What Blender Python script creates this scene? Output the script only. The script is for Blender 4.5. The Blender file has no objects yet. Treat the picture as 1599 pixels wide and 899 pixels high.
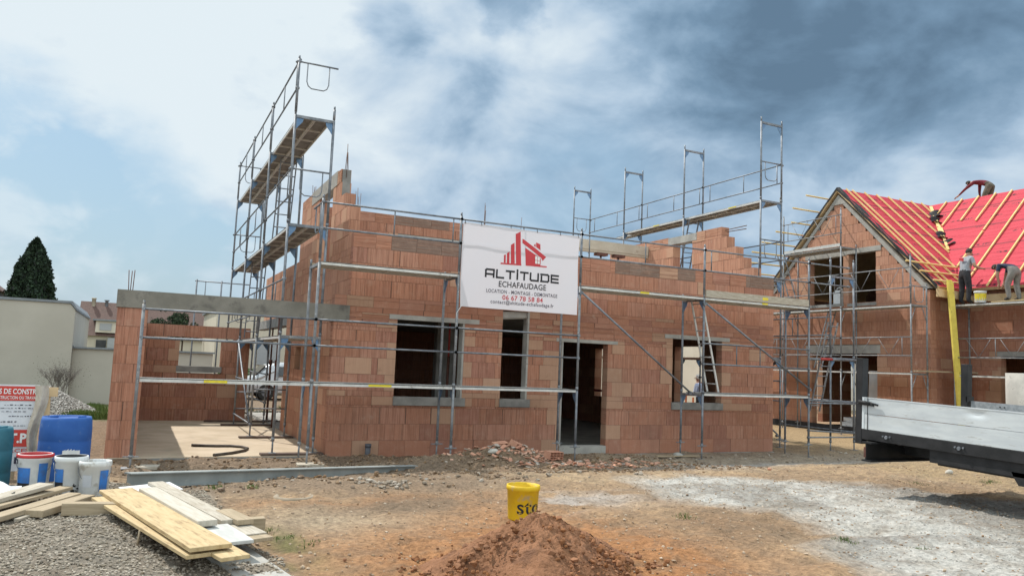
import bpy, bmesh, math, random
import numpy as np
from mathutils import Vector, Matrix
random.seed(7); rng = np.random.default_rng(11)
sc = bpy.context.scene
COL = sc.collection
R = math.radians

# ---------------------------------------------------------------- camera
cam_d = bpy.data.cameras.new("camera"); cam = bpy.data.objects.new("camera", cam_d); COL.objects.link(cam)
rx = Vector((.9006, -.4326, .0409)).normalized(); fz = Vector((.4293, .8977, .0993)).normalized()
uy = rx.cross(fz).normalized()
rx = fz.cross(uy).normalized()
mw = Matrix((rx, uy, -fz)).transposed().to_4x4(); mw.translation = Vector((-3.17, -14.06, 1.765))
cam.matrix_world = mw
cam_d.sensor_width = 36; cam_d.lens = 27.27; cam_d.clip_start = .05; cam_d.clip_end = 3000
sc.camera = cam
sc.view_settings.view_transform = 'Standard'; sc.view_settings.look = 'None'
sc.view_settings.exposure = 0.6; sc.view_settings.gamma = 1; sc.view_settings.use_curve_mapping = False
sc.cycles.max_bounces = 5; sc.cycles.diffuse_bounces = 3; sc.cycles.transparent_max_bounces = 8

# ---------------------------------------------------------------- sun and sky
SUN = Vector((-.75, 1.65, 2.45)).normalized()
sd = bpy.data.lights.new("sun", 'SUN'); sd.energy = 3.0; sd.angle = R(0.6); sd.color = (1, .95, .87)
so = bpy.data.objects.new("sun", sd); COL.objects.link(so); so.rotation_euler = SUN.to_track_quat('Z', 'Y').to_euler()
so.location = (-10, 20, 30)

class NT:
    def __init__(s, tree): s.t = tree; s.n = tree.nodes; s.l = tree.links
    def new(s, k, **kw):
        n = s.n.new(k)
        for a, b in kw.items(): setattr(n, a, b)
        return n
    def put(s, sock, v):
        if isinstance(v, bpy.types.NodeSocket): s.l.new(v, sock)
        elif v is not None: sock.default_value = v
    def math(s, op, a, b=None, clamp=False):
        n = s.new('ShaderNodeMath', operation=op, use_clamp=clamp); s.put(n.inputs[0], a)
        if b is not None: s.put(n.inputs[1], b)
        return n.outputs[0]
    def vmath(s, op, a, b=None, scale=None):
        n = s.new('ShaderNodeVectorMath', operation=op); s.put(n.inputs[0], a)
        if b is not None: s.put(n.inputs[1], b)
        if scale is not None: s.put(n.inputs['Scale'], scale)
        return n.outputs[1] if op == 'DOT_PRODUCT' else n.outputs[0]
    def noise(s, vec, scale, detail=4, rough=.55, dist=0):
        n = s.new('ShaderNodeTexNoise'); s.put(n.inputs['Vector'], vec)
        n.inputs['Scale'].default_value = scale; n.inputs['Detail'].default_value = detail
        n.inputs['Roughness'].default_value = rough; n.inputs['Distortion'].default_value = dist
        return n
    def ramp(s, fac, stops, interp='LINEAR'):
        n = s.new('ShaderNodeValToRGB'); n.color_ramp.interpolation = interp
        e = n.color_ramp.elements
        while len(e) < len(stops): e.new(.5)
        for i, (p, c) in enumerate(stops):
            e[i].position = p; e[i].color = tuple(c) + (1,) if len(c) == 3 else c
        s.put(n.inputs[0], fac); return n.outputs[0]
    def mr(s, v, a, b, c=0, d=1, smooth=True):
        n = s.new('ShaderNodeMapRange'); n.interpolation_type = 'SMOOTHSTEP' if smooth else 'LINEAR'
        s.put(n.inputs[0], v)
        for i, x in enumerate((a, b, c, d)): n.inputs[i + 1].default_value = x
        return n.outputs[0]
    def mix(s, f, a, b, mode='MIX'):
        n = s.new('ShaderNodeMix', data_type='RGBA', blend_type=mode)
        s.put(n.inputs[0], f)
        for k, v in ((6, a), (7, b)):
            if isinstance(v, (tuple, list)) and len(v) == 3: v = tuple(v) + (1,)
            s.put(n.inputs[k], v)
        return n.outputs[2]
    def comb(s, x, y, z):
        n = s.new('ShaderNodeCombineXYZ'); s.put(n.inputs[0], x); s.put(n.inputs[1], y); s.put(n.inputs[2], z); return n.outputs[0]
    def mapping(s, vec, scale):
        n = s.new('ShaderNodeMapping'); s.put(n.inputs[0], vec); n.inputs['Scale'].default_value = scale; return n.outputs[0]

w = bpy.data.worlds.new("World"); sc.world = w; w.use_nodes = True
T = NT(w.node_tree); T.n.clear()
sky = T.new('ShaderNodeTexSky', sky_type='NISHITA', sun_disc=False)
sky.sun_elevation = R(53.5); sky.sun_rotation = R(335.6); sky.air_density = 1.4; sky.dust_density = 2.5; sky.altitude = 200
tc = T.new('ShaderNodeTexCoord'); D = tc.outputs['Generated']
sx = T.new('ShaderNodeSeparateXYZ'); T.put(sx.inputs[0], D)
zc = T.math('MAXIMUM', sx.outputs[2], .02)
P = T.mapping(D, (1, 1, 1.7))
n1 = T.noise(P, 2.6, 10, .52, .3)
n2 = T.noise(P, 8.5, 9, .55, .25)
P2 = T.vmath('ADD', P, (.012, -.026, -.040))
n3 = T.noise(P, 5.2, 10, .54, .35); n3b = T.noise(P2, 5.2, 10, .54, .35)
relief = T.math('MULTIPLY', T.math('SUBTRACT', n3.outputs[0], n3b.outputs[0]), -1.15)
warp = T.vmath('SUBTRACT', T.noise(P, 2.2, 8, .6).outputs['Color'], (.5, .5, .5))
DW = T.vmath('NORMALIZE', T.vmath('ADD', D, T.vmath('SCALE', warp, scale=.26)))
def blob(d, r0, r1, wgt):
    d = Vector(d).normalized()
    v = T.vmath('DOT_PRODUCT', DW, tuple(d))
    return T.math('MULTIPLY', T.mr(v, math.cos(R(r1)), math.cos(R(r0))), wgt)
tt = T.math('ADD', T.math('MULTIPLY', T.math('SUBTRACT', n1.outputs[0], .5), .62), .655)
tt = T.math('ADD', T.math('ADD', tt, relief), T.math('MULTIPLY', T.math('SUBTRACT', n2.outputs[0], .5), .38))
for b in [((.71, .585, .40), 3, 14, -.30), ((.80, .50, .39), 2, 12, -.22), ((.60, .69, .44), 2, 10, -.15), ((.64, .66, .33), 2, 9, -.12),
          ((.52, .73, .45), 2, 8, -.10), ((.35, .84, .44), .6, 2.6, -.34), ((.24, .88, .40), .6, 3.0, -.25), ((.28, .90, .34), 1.5, 6, -.17), ((.45, .86, .20), 2, 13, -.13), ((.66, .71, .18), 2, 12, -.14),
          ((-.10, .94, .33), 8, 24, .22), ((.10, .92, .40), 5, 16, .16), ((-.35, .88, .34), 8, 30, .15), ((.43, .84, .36), 1, 6, .12),
          ((.33, .91, .24), 2, 8, .10), ((.82, .51, .26), 2, 9, .12), ((.73, .65, .21), 2, 8, .10), ((.02, .98, .22), 1.5, 4.5, .16)]:
    tt = T.math('ADD', tt, blob(*b))
cloud = T.ramp(tt, [(0, (.085, .140, .205)), (.20, (.125, .20, .285)), (.42, (.205, .295, .395)), (.60, (.305, .395, .49)), (.78, (.40, .475, .545)), (1, (.51, .57, .605))])
cloud = T.mix(1, cloud, (10, 10, 10), 'MULTIPLY')
lit = T.vmath('DOT_PRODUCT', D, tuple(Vector((-.15, -.85, .5)).normalized()))
lit = T.mr(lit, -.1, .75, 1.0, 2.3)  # unseen sky behind the camera brightened, added fill for the house front
fx = T.new('ShaderNodeVectorMath', operation='SCALE'); T.put(fx.inputs[0], cloud); T.put(fx.inputs['Scale'], lit); cloud = T.mix(T.math('MULTIPLY', T.math('SUBTRACT', lit, 1.0), .77), fx.outputs[0], T.mix(1, fx.outputs[0], (1.12, 1.0, .86), 'MULTIPLY'))
clear = T.math('ADD', T.math('ADD', blob((-.04, .99, .125), 4, 8.5, .95), blob((-.16, .97, .16), 4, 8.5, .9)), T.math('ADD', blob((.10, .99, .08), 3, 7, .75), blob((.50, .85, .22), 2, 7, .45)), clamp=True)
skc = T.mix(1, sky.outputs[0], (1.0, 1.0, 1.0), 'MULTIPLY')
blue = T.mix(.75, skc, (2.0, 3.35, 4.55))
clear = T.math('MULTIPLY', clear, T.mr(n2.outputs[0], .66, .46, .45, 1))
fin = T.mix(clear, cloud, blue)
bg = T.new('ShaderNodeBackground'); T.put(bg.inputs[0], fin); bg.inputs[1].default_value = .1
wo = T.new('ShaderNodeOutputWorld'); T.l.new(bg.outputs[0], wo.inputs[0])

# ---------------------------------------------------------------- materials
MATS = {}
def newmat(name):
    m = bpy.data.materials.new(name); m.use_nodes = True; t = NT(m.node_tree); t.n.clear()
    b = t.new('ShaderNodeBsdfPrincipled'); o = t.new('ShaderNodeOutputMaterial'); t.l.new(b.outputs[0], o.inputs[0])
    MATS[name] = m; return m, t, b
def M(name, c1, c2=None, scale=4, rough=.7, metal=0, bump=0, bscale=60, stretch=(1, 1, 1), amt=(.35, .65), spec=.4, uv=False, c3=None, s3=20, a3=(.6, .7)):
    m, t, b = newmat(name)
    tcn = t.new('ShaderNodeTexCoord'); vec = t.mapping(tcn.outputs['UV' if uv else 'Object'], stretch)
    col = tuple(c1) + (1,)
    if c2:
        n = t.noise(vec, scale, 6, .6)
        col = t.mix(t.mr(n.outputs[0], *amt), c1, c2)
    if c3:
        n = t.noise(vec, s3, 5, .65)
        col = t.mix(t.mr(n.outputs[0], *a3), col, c3)
    t.put(b.inputs['Base Color'], col)
    b.inputs['Roughness'].default_value = rough; b.inputs['Metallic'].default_value = metal
    b.inputs['Specular IOR Level'].default_value = spec
    if bump:
        n = t.noise(vec, bscale, 5, .6); bn = t.new('ShaderNodeBump'); bn.inputs['Strength'].default_value = 1; bn.inputs['Distance'].default_value = bump
        t.put(bn.inputs['Height'], n.outputs[0]); t.l.new(bn.outputs[0], b.inputs['Normal'])
    return m
concrete = M('concrete', (.30, .29, .265), (.40, .385, .35), 3, .9, bump=.004, bscale=40, c3=(.22, .21, .19), s3=6)
concrete_dark = M('damp_concrete', (.20, .195, .185), (.29, .28, .26), 3, .9, bump=.004)
slab_m = M('slab_screed', (.43, .345, .245), (.53, .435, .325), 1.3, .9, bump=.004, bscale=30, c3=(.36, .31, .24), s3=2.2, a3=(.55, .75))
galv = M('galvanised_steel', (.14, .155, .175), (.23, .245, .27), 9, .5, .35, bump=.0008, bscale=90, c3=(.32, .33, .33), s3=30)
galv_dirty = M('galvanised_steel_with_mortar', (.17, .18, .195), (.26, .27, .28), 8, .62, .2, c3=(.45, .43, .40), s3=14, a3=(.58, .70))
blue_steel = M('blue_grey_gusset', (.10, .19, .33), (.16, .25, .37), 12, .5, .3)
deck_alu = M('deck_edge', (.50, .50, .48), (.62, .61, .58), 7, .55, .2, c3=(.36, .34, .31), s3=12)
deck_ply = M('deck_plywood', (.165, .155, .145), (.23, .22, .205), 5, .85, c3=(.14, .12, .10), s3=9)
rust = M('rusty_steel', (.10, .045, .035), (.16, .07, .05), 14, .8, .1)
red_steel = M('red_paint', (.35, .03, .03), (.45, .06, .05), 14, .6)
rebar_m = M('rebar_steel', (.13, .10, .09), (.22, .13, .10), 30, .8, .2)
yellow_m = M('yellow_sticker', (.75, .62, .04), (.65, .52, .05), 20, .6)
steel_beam = M('zinc_grey_beam', (.26, .285, .28), (.33, .355, .35), 3, .5, .2, c3=(.46, .44, .38), s3=8, a3=(.6, .75))
alu_panel = M('brushed_aluminium', (.56, .60, .62), (.66, .70, .71), 2.5, .42, .25, stretch=(1, 1, 6), c3=(.36, .36, .34), s3=5, a3=(.55, .78))
black_steel = M('black_chassis', (.010, .011, .012), (.022, .022, .024), 6, .6, c3=(.05, .045, .04), s3=9, a3=(.66, .8))
chequer = M('grey_floor_plate', (.25, .27, .28), (.36, .38, .39), 20, .5, .4)
rubber = M('tyre_rubber', (.02, .02, .02), (.04, .038, .035), 9, .85)
orange_m = M('orange_lens', (.75, .22, .03), None, rough=.3)
white_pl = M('white_plastic', (.62, .64, .64), (.72, .73, .72), 9, .55, c3=(.40, .38, .34), s3=7, a3=(.58, .72))
red_pl = M('red_plastic', (.50, .03, .035), (.40, .03, .03), 10, .5)
black_pl = M('black_plastic', (.012, .012, .014), (.03, .03, .03), 10, .5)
blue_pl = M('blue_plastic', (.018, .085, .31), (.03, .115, .37), 3, .72, c3=(.14, .22, .36), s3=9, a3=(.58, .75))
teal_pl = M('teal_plastic', (.02, .115, .16), (.035, .155, .205), 3, .55, c3=(.12, .22, .26), s3=7, a3=(.62, .8))
yellow_pl = M('yellow_plastic', (.70, .47, .012), (.60, .39, .012), 6, .6, c3=(.48, .38, .2), s3=9, a3=(.54, .68))
label_blue = M('blue_label', (.03, .17, .50), (.05, .12, .30), 12, .6)
ink = M('black_ink', (.014, .014, .018), None, rough=.6)
ink_soft = M('dark_ink', (.035, .035, .06), None, rough=.6)
red_ink = M('red_ink', (.52, .045, .055), None, rough=.6)
red_sign = M('red_sign_print', (.55, .055, .04), None, rough=.5)
white_ink = M('white_print', (.75, .75, .74), None, rough=.5)
sign_white = M('white_sign_board', (.60, .62, .66), (.68, .69, .72), 4, .4, c3=(.5, .5, .52), s3=9)
sack_m = M('woven_sack', (.40, .35, .28), (.55, .50, .42), 6, .9, bump=.008, bscale=25)
white_foil = M('white_plastic_sheet', (.62, .64, .66), (.72, .73, .74), 5, .45, bump=.006, bscale=18)
pvc = M('grey_pvc', (.085, .09, .105), (.13, .135, .15), 6, .5)
hose_m = M('brown_black_hose', (.035, .028, .024), (.08, .06, .045), 8, .6)
wood_new = M('fresh_plywood', (.44, .325, .17), (.53, .405, .225), 2.5, .75, uv=True, stretch=(9, 1.3, 1), c3=(.30, .20, .10), s3=3.2, a3=(.50, .70), bump=.0015, bscale=20)
wood_old = M('weathered_wood', (.31, .245, .16), (.40, .32, .22), 2.5, .85, uv=True, stretch=(14, 1.3, 1), c3=(.28, .22, .15), s3=2.6, a3=(.55, .72), bump=.002, bscale=20)
wood_grey = M('mortar_splashed_wood', (.35, .305, .24), (.47, .43, .36), 3, .9, uv=True, stretch=(12, 1.5, 1), c3=(.27, .23, .18), s3=5, a3=(.56, .68), bump=.002, bscale=20)
wood_white = M('whitewashed_board', (.42, .42, .40), (.55, .55, .52), 2.2, .8, uv=True, stretch=(4, 1, 1), c3=(.40, .36, .28), s3=3)
timber = M('roof_timber', (.55, .38, .20), (.64, .47, .27), 3, .8, c3=(.42, .28, .14), s3=7)
lath_m = M('yellow_lath', (.66, .47, .17), (.74, .56, .25), 4, .75)
yellow_paint = M('yellow_prop_beam', (.78, .65, .13), (.68, .55, .11), 5, .6, c3=(.35, .28, .08), s3=6, a3=(.6, .72))
black_felt = M('black_membrane', (.012, .012, .014), (.03, .03, .032), 5, .7, bump=.01, bscale=10)
render_beige = M('beige_render', (.425, .40, .345), (.475, .45, .39), .6, .95, bump=.002, bscale=40)
render_cream = M('cream_render', (.50, .45, .36), (.55, .50, .40), .8, .95)
render_pale = M('pale_render', (.55, .50, .41), (.60, .55, .46), .8, .95)
coping = M('grey_coping', (.17, .19, .21), (.22, .24, .26), 4, .6)
tile_brown = M('brown_roof_tile', (.085, .05, .042), (.13, .075, .06), 14, .8, bump=.02, bscale=20, c3=(.06, .05, .045), s3=4)
window_dark = M('dark_glass', (.02, .024, .03), (.04, .045, .05), 4, .15, spec=.6)
shutter_m = M('grey_shutter', (.30, .31, .32), (.36, .37, .38), 5, .6, stretch=(1, 1, 12))
hill_m = M('distant_blue_hill', (.10, .19, .30), (.12, .22, .34), .03, 1)
paper_m = M('grey_panel', (.42, .44, .47), (.5, .5, .52), 4, .7)
skin = M('skin', (.36, .20, .14), (.42, .25, .18), 12, .6)
hair_dark = M('dark_hair', (.018, .014, .012), (.03, .024, .02), 40, .8)
hair_white = M('white_hair', (.55, .53, .50), (.65, .63, .60), 30, .8)
tee_grey = M('grey_tee', (.25, .27, .30), (.32, .34, .37), 8, .9, bump=.006, bscale=14)
trousers_black = M('black_trousers', (.02, .02, .024), (.035, .035, .04), 8, .9, bump=.006, bscale=14)
maroon = M('maroon_shirt', (.13, .018, .028), (.18, .03, .04), 8, .9, bump=.006, bscale=14)
khaki = M('khaki_trousers', (.09, .08, .06), (.15, .13, .10), 8, .9, bump=.006, bscale=14)
navy = M('navy_shirt', (.018, .028, .055), (.03, .045, .08), 8, .9, bump=.006, bscale=14)
greige = M('grey_trousers', (.15, .14, .13), (.22, .21, .19), 8, .9, bump=.006, bscale=14)
shirt_blue = M('pale_blue_shirt', (.42, .50, .70), (.50, .57, .75), 8, .9, bump=.006, bscale=14)
boot_m = M('dark_boot', (.03, .025, .02), (.06, .05, .04), 8, .8)
car_white = M('silver_car_paint', (.50, .52, .54), None, rough=.25, metal=.3)
red_tile_roof = M('brick_rubble_mat', (.42, .19, .12), (.52, .27, .17), 7, .9, c3=(.30, .14, .10), s3=12)
stone_m = M('pale_stone', (.40, .37, .32), (.50, .47, .41), 6, .9, bump=.006, bscale=20)

# brick: tint comes per block from the mesh, the vertical grooves from the shader
def brickmat(name):
    m, t, b = newmat(name)
    at = t.new('ShaderNodeAttribute', attribute_name='Col'); tcn = t.new('ShaderNodeTexCoord'); uv = tcn.outputs['UV']
    g1 = t.noise(t.mapping(uv, (30, .8, 1)), 1, 3, .65).outputs[0]
    g2 = t.noise(t.mapping(uv, (120, 2, 1)), 1, 2, .5).outputs[0]
    blot = t.noise(t.mapping(uv, (6, 6, 1)), 1, 5, .65).outputs[0]
    obj = t.noise(tcn.outputs['Object'], .55, 4, .6).outputs[0]
    gf = t.math('MULTIPLY', t.mr(g1, .40, .66), at.outputs['Alpha'])
    c = t.mix(t.math('MULTIPLY', gf, .60), at.outputs['Color'], (.20, .088, .056))
    c = t.mix(t.math('MULTIPLY', t.mr(g2, .5, .75), t.math('MULTIPLY', at.outputs['Alpha'], .35)), c, (.55, .34, .24))
    c = t.mix(t.math('MULTIPLY', t.mr(blot, .45, .8), .35), c, (.50, .33, .24))
    c = t.mix(t.mr(blot, .42, .22, 0, .35), c, (.17, .085, .06))
    c = t.mix(t.mr(obj, .52, .8, 0, .35), c, (.20, .12, .09))
    dust = t.noise(tcn.outputs['Object'], 3.2, 6, .7).outputs[0]
    c = t.mix(t.mr(dust, .60, .82, 0, .5), c, (.50, .44, .36))
    t.put(b.inputs['Base Color'], c); b.inputs['Roughness'].default_value = .92; b.inputs['Specular IOR Level'].default_value = .15
    bn = t.new('ShaderNodeBump'); bn.inputs['Distance'].default_value = .010
    t.put(bn.inputs['Height'], t.math('ADD', t.math('MULTIPLY', t.math('MULTIPLY', g1, at.outputs['Alpha']), .9), t.math('MULTIPLY', blot, .3))); t.l.new(bn.outputs[0], b.inputs['Normal'])
    return m
brick = brickmat('hollow_clay_block')
mortar = M('mortar_joint', (.13, .075, .055), (.20, .12, .09), 5, .95)

def membrane():
    m, t, b = newmat('red_roof_membrane')
    tcn = t.new('ShaderNodeTexCoord'); uv = tcn.outputs['UV']
    base = t.mix(t.noise(uv, 1.1, 4, .6).outputs[0], (.44, .022, .045), (.55, .042, .066))
    row = t.new('ShaderNodeTexWave', wave_type='BANDS', bands_direction='Y'); t.put(row.inputs[0], uv); row.inputs['Scale'].default_value = .48; row.inputs['Distortion'].default_value = 1.0; row.inputs['Detail'].default_value = 1
    dash = t.noise(t.mapping(uv, (1.1, .9, 1)), 1, 2, .5).outputs[0]
    scr = t.noise(t.mapping(uv, (11, 5, 1)), 1, 4, .7).outputs[0]
    k = t.math('MULTIPLY', t.mr(row.outputs[0], .90, .985), t.math('MULTIPLY', t.mr(dash, .50, .56), t.mr(scr, .47, .53)))
    base = t.mix(k, base, (.05, .008, .012))
    seam = t.new('ShaderNodeTexWave', wave_type='BANDS', bands_direction='Y'); t.put(seam.inputs[0], uv); seam.inputs['Scale'].default_value = .21; seam.inputs['Distortion'].default_value = .8; seam.inputs['Detail'].default_value = 2
    base = t.mix(t.math('MULTIPLY', t.mr(seam.outputs[0], .985, 1), .75), base, (.14, .012, .02))
    t.put(b.inputs['Base Color'], base); b.inputs['Roughness'].default_value = .75
    wr = t.noise(t.mapping(uv, (1.2, 5, 1)), 1, 5, .65, .8).outputs[0]
    bn = t.new('ShaderNodeBump'); bn.inputs['Distance'].default_value = .07; t.put(bn.inputs['Height'], wr); t.l.new(bn.outputs[0], b.inputs['Normal'])
    return m
red_membrane = membrane()

def vcol(name, rough=.95, bump=.004, bscale=60, var=.35, spec=.2):
    m, t, b = newmat(name)
    at = t.new('ShaderNodeAttribute', attribute_name='Col'); tcn = t.new('ShaderNodeTexCoord')
    n = t.noise(tcn.outputs['Object'], bscale * .5, 7, .7).outputs[0]
    n0 = t.noise(tcn.outputs['Object'], 3.1, 8, .68).outputs[0]
    f = t.math('ADD', t.mr(n, .25, .75, 1 - var, 1 + var, False), t.mr(n0, .25, .75, -.16, .16, False))
    c = t.new('ShaderNodeVectorMath', operation='SCALE'); t.put(c.inputs[0], at.outputs['Color']); t.put(c.inputs['Scale'], f)
    t.put(b.inputs['Base Color'], c.outputs[0]); b.inputs['Roughness'].default_value = rough; b.inputs['Specular IOR Level'].default_value = spec
    bn = t.new('ShaderNodeBump'); bn.inputs['Distance'].default_value = bump; t.put(bn.inputs['Height'], t.math('ADD', n, t.math('MULTIPLY', n0, 1.5))); t.l.new(bn.outputs[0], b.inputs['Normal'])
    return m
soil_m = vcol('site_soil', bump=.045, bscale=44, var=.55)
stone_vc = vcol('loose_stones', bump=.002, bscale=80, var=.2)
leaf_vc = vcol('foliage', rough=.8, bump=0.001, bscale=30, var=.2)

def bannermat():
    m, t, b = newmat('white_banner_cloth')
    tcn = t.new('ShaderNodeTexCoord')
    b.inputs['Base Color'].default_value = (.72, .71, .75, 1); b.inputs['Roughness'].default_value = .55
    tr = t.new('ShaderNodeBsdfTranslucent'); tr.inputs[0].default_value = (.62, .60, .66, 1)
    mx = t.new('ShaderNodeMixShader'); mx.inputs[0].default_value = .30
    t.l.new(b.outputs[0], mx.inputs[1]); t.l.new(tr.outputs[0], mx.inputs[2])
    o = [n for n in t.n if n.type == 'OUTPUT_MATERIAL'][0]; t.l.new(mx.outputs[0], o.inputs[0])
    return m
banner_m = bannermat()

# ---------------------------------------------------------------- mesh helpers
class MB:
    def __init__(s): s.v = []; s.f = []; s.mi = []; s.uv = []; s.co = []; s.sm = []
    def face(s, pts, m=0, uv=None, col=(1, 1, 1, 1), smooth=False):
        i = len(s.v); s.v += [tuple(p) for p in pts]; s.f.append(tuple(range(i, i + len(pts))))
        s.mi.append(m); s.uv += (uv or [(0, 0)] * len(pts)); s.co += [col] * len(pts); s.sm.append(smooth)
    def idx(s, f, m=0, smooth=False, uv=None, col=(1, 1, 1, 1)):
        s.f.append(tuple(f)); s.mi.append(m); s.uv += (uv or [(0, 0)] * len(f)); s.co += [col] * len(f); s.sm.append(smooth)
    def obox(s, o, a, b, c, m=0, col=(1, 1, 1, 1), uo=(0, 0), swap=False):
        """box from corner o, edges a (length), b, c"""
        o, a, b, c = map(Vector, (o, a, b, c))
        if a.cross(b).dot(c) < 0: b, c = c, b
        la, lb, lc = a.length, b.length, c.length
        P = [o, o + a, o + a + b, o + b, o + c, o + a + c, o + a + b + c, o + b + c]
        i = len(s.v); s.v += [tuple(p) for p in P]
        def U(u, v): return (u + uo[0], v + uo[1]) if not swap else (v + uo[1], u + uo[0])
        for f, uv in (((0, 3, 2, 1), [(0, 0), (lb, 0), (lb, la), (0, la)]), ((4, 5, 6, 7), [(0, 0), (0, la), (lb, la), (lb, 0)]),
                      ((0, 1, 5, 4), [(0, 0), (0, la), (lc, la), (lc, 0)]), ((3, 7, 6, 2), [(0, 0), (lc, 0), (lc, la), (0, la)]),
                      ((0, 4, 7, 3), [(0, 0), (lc, 0), (lc, lb), (0, lb)]), ((1, 2, 6, 5), [(0, 0), (lb, 0), (lb, lc), (0, lc)])):
            s.f.append(tuple(i + k for k in f)); s.mi.append(m); s.uv += [U(*q) for q in uv]; s.co += [col] * 4; s.sm.append(False)
    def box(s, x0, x1, y0, y1, z0, z1, m=0, col=(1, 1, 1, 1)):
        s.obox((x0, y0, z0), (x1 - x0, 0, 0), (0, y1 - y0, 0), (0, 0, z1 - z0), m, col)
    def tube(s, p, q, r, r2=None, n=8, m=0, caps=True):
        p = Vector(p); q = Vector(q); r2 = r if r2 is None else r2
        s.path([p, q], r, n, m, caps, [r, r2])
    def path(s, pts, r, n=8, m=0, caps=True, radii=None):
        pts = [Vector(p) for p in pts]; rings = []
        d0 = (pts[1] - pts[0]).normalized()
        up = Vector((0, 0, 1)) if abs(d0.z) < .9 else Vector((1, 0, 0))
        e = d0.cross(up).normalized()
        for k, p in enumerate(pts):
            d = (pts[min(k + 1, len(pts) - 1)] - pts[max(k - 1, 0)]).normalized()
            e = (e - d * e.dot(d)).normalized(); g = d.cross(e); rr = radii[k] if radii else r
            i = len(s.v)
            for j in range(n):
                a = 2 * math.pi * j / n; s.v.append(tuple(p + e * math.cos(a) * rr + g * math.sin(a) * rr))
            rings.append(i)
        for a, b in zip(rings, rings[1:]):
            for j in range(n):
                s.idx((a + j, a + (j + 1) % n, b + (j + 1) % n, b + j), m, True)
        if caps:
            s.idx([rings[0] + j for j in range(n)][::-1], m); s.idx([rings[-1] + j for j in range(n)], m)
    def lathe(s, c, prof, n=24, m=0, sq=(1, 1), mats=None):
        c = Vector(c); rings = []
        for r, z in prof:
            i = len(s.v); rings.append(i)
            for j in range(n):
                a = 2 * math.pi * j / n; s.v.append((c.x + r * math.cos(a) * sq[0], c.y + r * math.sin(a) * sq[1], c.z + z))
        for k, (a, b) in enumerate(zip(rings, rings[1:])):
            for j in range(n): s.idx((a + j, a + (j + 1) % n, b + (j + 1) % n, b + j), mats[k] if mats else m, True)
    def prism(s, pts, off, m=0):
        """polygon pts extruded by vector off"""
        off = Vector(off); n = len(pts); i = len(s.v)
        s.v += [tuple(p) for p in pts] + [tuple(Vector(p) + off) for p in pts]
        s.idx(list(range(i, i + n))[::-1], m); s.idx(list(range(i + n, i + 2 * n)), m)
        for k in range(n): s.idx((i + k, i + (k + 1) % n, i + n + (k + 1) % n, i + n + k), m)
    def grid(s, fn, nu, nv, m=0, smooth=True, close=False):
        i = len(s.v); cache = {}
        for a in range(nu + 1):
            for b in range(nv + 1):
                p_, u_ = fn(a / nu, b / nv); s.v.append(tuple(p_)); cache[a, b] = u_
        for a in range(nu):
            for b in range(nv):
                q = [(a, b), (a + 1, b), (a + 1, b + 1), (a, b + 1)]
                s.idx([i + x * (nv + 1) + y for x, y in q], m, smooth, [cache[x, y] for x, y in q])
    def build(s, name, mats, parent=None, label=None, loc=None):
        me = bpy.data.meshes.new(name)
        off = Vector(parent['_o']) if parent is not None and '_o' in parent else Vector(loc or (0, 0, 0))
        me.from_pydata([(x - off.x, y - off.y, z - off.z) for x, y, z in s.v], [], s.f)
        if not isinstance(mats, (list, tuple)): mats = [mats]
        for k in mats: me.materials.append(k)
        me.polygons.foreach_set('material_index', s.mi); me.polygons.foreach_set('use_smooth', s.sm)
        ul = me.uv_layers.new(name='UVMap'); ul.data.foreach_set('uv', np.array(s.uv, dtype=np.float32).ravel())
        ca = me.color_attributes.new('Col', 'FLOAT_COLOR', 'CORNER'); ca.data.foreach_set('color', np.array(s.co, dtype=np.float32).ravel())
        me.update()
        o = bpy.data.objects.new(name, me); COL.objects.link(o)
        if parent is not None: o.parent = parent
        else: o.location = off
        if parent is not None: o['_o'] = tuple(off)
        if label: o['label'] = label
        return o

def thing(name, label, cat, loc, group=None):
    o = bpy.data.objects.new(name, None); COL.objects.link(o); o.location = loc; o['_o'] = tuple(loc)
    o['label'] = label; o['category'] = cat
    if group: o['group'] = group
    return o
def tag(o, label, cat, group=None):
    o['label'] = label; o['category'] = cat
    if group: o['group'] = group
    return o
def setting(o, kind='structure', label=None, cat=None):
    o['kind'] = kind
    if label: o['label'] = label
    if cat: o['category'] = cat
    return o

def vnoise(x, y, s, seed=0):
    """smooth value noise on numpy arrays"""
    x = x / s + 37.3 * seed; y = y / s + 11.9 * seed
    xi = np.floor(x).astype(int); yi = np.floor(y).astype(int); fx = x - xi; fy = y - yi
    fx = fx * fx * (3 - 2 * fx); fy = fy * fy * (3 - 2 * fy)
    def h(a, b):
        k = (a * 374761393 + b * 668265263 + seed * 974711) & 0x7fffffff
        k = ((k ^ (k >> 13)) * 1274126177) & 0x7fffffff
        return ((k ^ (k >> 16)) & 0xffff) / 65535.0
    return (h(xi, yi) * (1 - fx) + h(xi + 1, yi) * fx) * (1 - fy) + (h(xi, yi + 1) * (1 - fx) + h(xi + 1, yi + 1) * fx) * fy
def fbm(x, y, s, o=4, seed=0, g=.5):
    r = 0; a = 1; t = 0
    for k in range(o): r = r + a * vnoise(x, y, s / 2 ** k, seed + k); t += a; a *= g
    return r / t
def sst(a, b, x):
    t = np.clip((x - a) / (b - a), 0, 1); return t * t * (3 - 2 * t)

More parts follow.
